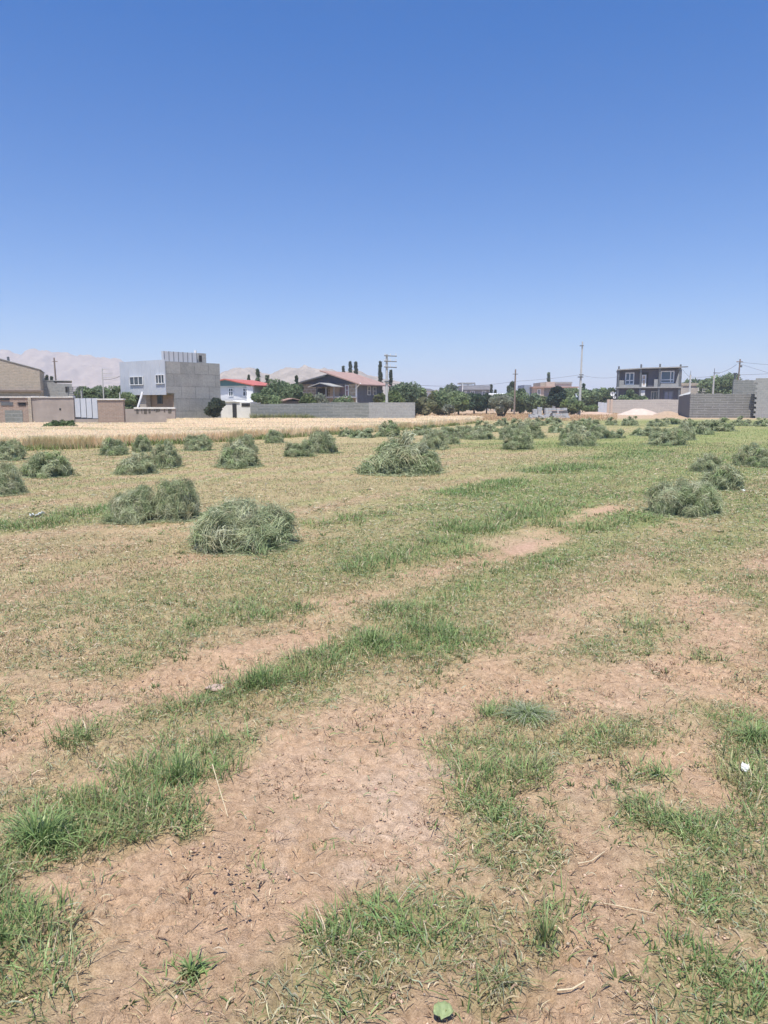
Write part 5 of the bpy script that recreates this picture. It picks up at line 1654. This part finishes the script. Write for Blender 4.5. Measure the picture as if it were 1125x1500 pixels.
# ------------------------------------------------------------------ single things close to the lens
def tuft(lab, u, v, n, r, h, cols, droop, seed, w=.0022):
    bx, by = ground_at(u, v)
    g = np.random.default_rng(seed); n = int(n * .75)
    a = g.uniform(0, 2*np.pi, n); rr = np.minimum(np.abs(g.normal(0, .62, n)), 1.5) * r
    x, y = rr*np.cos(a), rr*np.sin(a)*.8
    k = 6
    hh = h * g.uniform(.3, 1.2, n) * (1.15 - .6 * rr / r); ln = droop * g.uniform(.4, 2.0, n)
    aa = a + g.normal(0, 1.2, n)
    P = np.empty((n, k, 3))
    for j in range(k):
        tt = j/(k-1)
        P[:, j, 0] = x + np.cos(aa)*hh*ln*tt**1.5
        P[:, j, 1] = y + np.sin(aa)*hh*ln*tt**1.5
        P[:, j, 2] = hh*(tt*1.5 - .9*np.clip(ln, 0, 1.5)*tt*tt*.9)
    P[..., 2] = np.maximum(P[..., 2], .003) 
    b = aa + np.pi/2
    side = np.stack([np.cos(b), np.sin(b), np.zeros(n)], 1)
    T = np.array(cols) * 1.04
    col = (T[g.integers(0, len(T), n)] * g.uniform(.7, 1.3, (n, 1))).clip(0, .8)
    V, F, C = ribbons(P, side, g.uniform(.6, 1.4, n)*w, col, np.array([1, 1, .9, .75, .5, .3]))
    o = link_mesh('grass_tuft', np_mesh('grass_tuft', V, F, C), M_GRASS)
    o.location = (bx, by, float(gz(bx, by)))
    tag(o, lab, 'grass tuft', 'larger grass tufts')
tuft('grey green grass tuft combed to the right, in the middle of the bare soil', 772, 1050, 900, .13, .07, [(.32, .37, .24), (.38, .41, .28), (.26, .31, .18), (.26, .34, .13)], 1.5, 1, .0016)
tuft('bright green tuft crowning the left end of the grey combed tuft', 715, 1048, 130, .07, .07, G_BRIGHT, .8, 2)
tuft('spiky bright green tuft below the flat stone', 385, 1005, 260, .12, .13, G_BRIGHT, .6, 3)
tuft('tall bright green tuft in the middle of the furrow strip', 545, 945, 320, .16, .14, G_BRIGHT, .7, 4)
tuft('big green tuft at the left edge above the bare soil', 60, 1240, 520, .15, .13, G_BRIGHT, .7, 5, .0026)
tuft('upright green tuft beside the long dry stalk', 262, 1150, 300, .10, .13, G_BRIGHT, .5, 6)
tuft('green tuft on the bare soil close to the white scrap', 965, 1138, 90, .05, .06, G_BRIGHT, 1.0, 7)
tuft('slim upright weed tuft near the lower right', 800, 1385, 60, .03, .10, G_BRIGHT + G_OLIVE, .35, 8, .0026)
tuft('small dark green tuft at the bottom beside a fallen blade', 280, 1430, 70, .04, .06, G_BRIGHT, .9, 9, .0030)
tuft('spreading blue green tuft near the bottom centre', 735, 1440, 120, .045, .06, G_GREY + G_OLIVE, 1.5, 10, .0014)
tuft('bushy green tuft at the right edge above the white scrap', 1105, 1085, 240, .11, .09, G_BRIGHT, .9, 11)
def stalk(lab, pts, r, mat):
    m = MB()
    P = []
    for u, v, z in pts:
        gx_, gy_ = ground_at(u, v); P.append((gx_, gy_, float(gz(gx_, gy_)) + z + .012))
    for a, b in zip(P[:-1], P[1:]): m.tube(a, b, r, r*.8, 6)
    tag(m.build('dry_stalk', mat), lab, 'stalk', 'long dry stalks on the soil')
M_STK = plain('straw_stalk', (.62, .52, .34), .6, .15, 30)
stalk('long pale stalk leaning beside the upright green tuft', [(312, 1145, .05), (322, 1172, .02), (334, 1203, .0)], .0022, M_STK)
stalk('curved dry stalk on the bare soil right of centre', [(846, 1275, .004), (866, 1272, .01), (885, 1258, .012)], .0020, M_STK)
stalk('bent dry twig on the soil near the bottom right', [(816, 1460, .006), (838, 1460, .01), (856, 1450, .012)], .0026, M_STK)
stalk('long thin stem lying across the lower right soil', [(845, 1322, .0), (900, 1334, .004), (960, 1345, .0)], .0014, M_STK)
def lump(name, lab, cat, u, v, w, d, h, mat, seed):
    import bmesh
    bm = bmesh.new()
    bmesh.ops.create_icosphere(bm, subdivisions=3, radius=.5)
    g = np.random.default_rng(seed)
    for vv in bm.verts:
        q_ = 1 + .5*(float(fbm(np.array([vv.co.x*4+seed]), np.array([vv.co.y*4+vv.co.z*3]), seed, 3)[0]) - .5)
        vv.co *= q_
        vv.co.x *= w; vv.co.y *= d; vv.co.z *= h
    me = bpy.data.meshes.new(name); bm.to_mesh(me); bm.free()
    o = link_mesh(name, me, mat)
    gx_, gy_ = ground_at(u, v)
    o.location = (gx_, gy_, float(gz(gx_, gy_)) + h*.28); o.rotation_euler = (.05, .04, .3)
    return tag(o, lab, cat)
lump('flat_stone', 'flat pinkish stone lying left of the spiky green tuft', 'stone', 315, 1011, .11, .07, .03, plain('pink_stone', (.44, .33, .27), .9, .1, 20, bump=.2), 2)
def scrap(name, lab, cat, u, v, w, d, mat, seed, curl=.25, leaf=False):
    g = np.random.default_rng(seed); n = 9
    a, b = np.meshgrid(np.linspace(-1, 1, n), np.linspace(-1, 1, n))
    ex = 1 - .25*np.abs(b)**2
    Vx, Vy = a*w/2*ex, b*d/2
    if leaf: Vx, Vy = a*np.sqrt(1-b*b/2)*w/2*(1-.15*b), b*np.sqrt(1-a*a/2)*d/2
    Vz = curl*w*(a**2*.5 + .3*np.sin(b*3+seed)) + .06*w*g.normal(0, 1, a.shape)
    idx = np.arange(n*n).reshape(n, n)
    F = np.stack([idx[:-1,:-1], idx[:-1,1:], idx[1:,1:], idx[1:,:-1]], -1).reshape(-1, 4)
    o = link_mesh(name, np_mesh(name, np.stack([Vx, Vy, Vz], -1).reshape(-1, 3), [F], smooth=True), mat)
    sm = o.modifiers.new('thickness', 'SOLIDIFY'); sm.thickness = .001
    gx_, gy_ = ground_at(u, v)
    o.location = (gx_, gy_, float(gz(gx_, gy_)) + .022); o.rotation_euler = (.25, .1, g.uniform(0, 6))
    return tag(o, lab, cat)
M_PAPER = plain('white_plastic_scrap', (.72, .74, .74), .5, .08, 30)
scrap('litter_scrap', 'crumpled white plastic scrap in the grass at the right edge', 'litter', 1091, 1131, .035, .055, M_PAPER, 3)
scrap('litter_scrap', 'pale bluish scrap lying in the green strip at the left edge', 'litter', 55, 757, .20, .13, plain('pale_scrap', (.62, .66, .66), .5, .08, 20), 4)
scrap('litter_scrap', 'tiny white scrap beside the tail of the right hay pile', 'litter', 1089, 720, .07, .05, M_PAPER, 5)
scrap('fallen_leaf', 'round green leaf at the bottom edge of the field', 'leaf', 648, 1492, .055, .045, plain('green_leaf', (.25, .31, .15), .5, .15, 40), 6, .12, True)
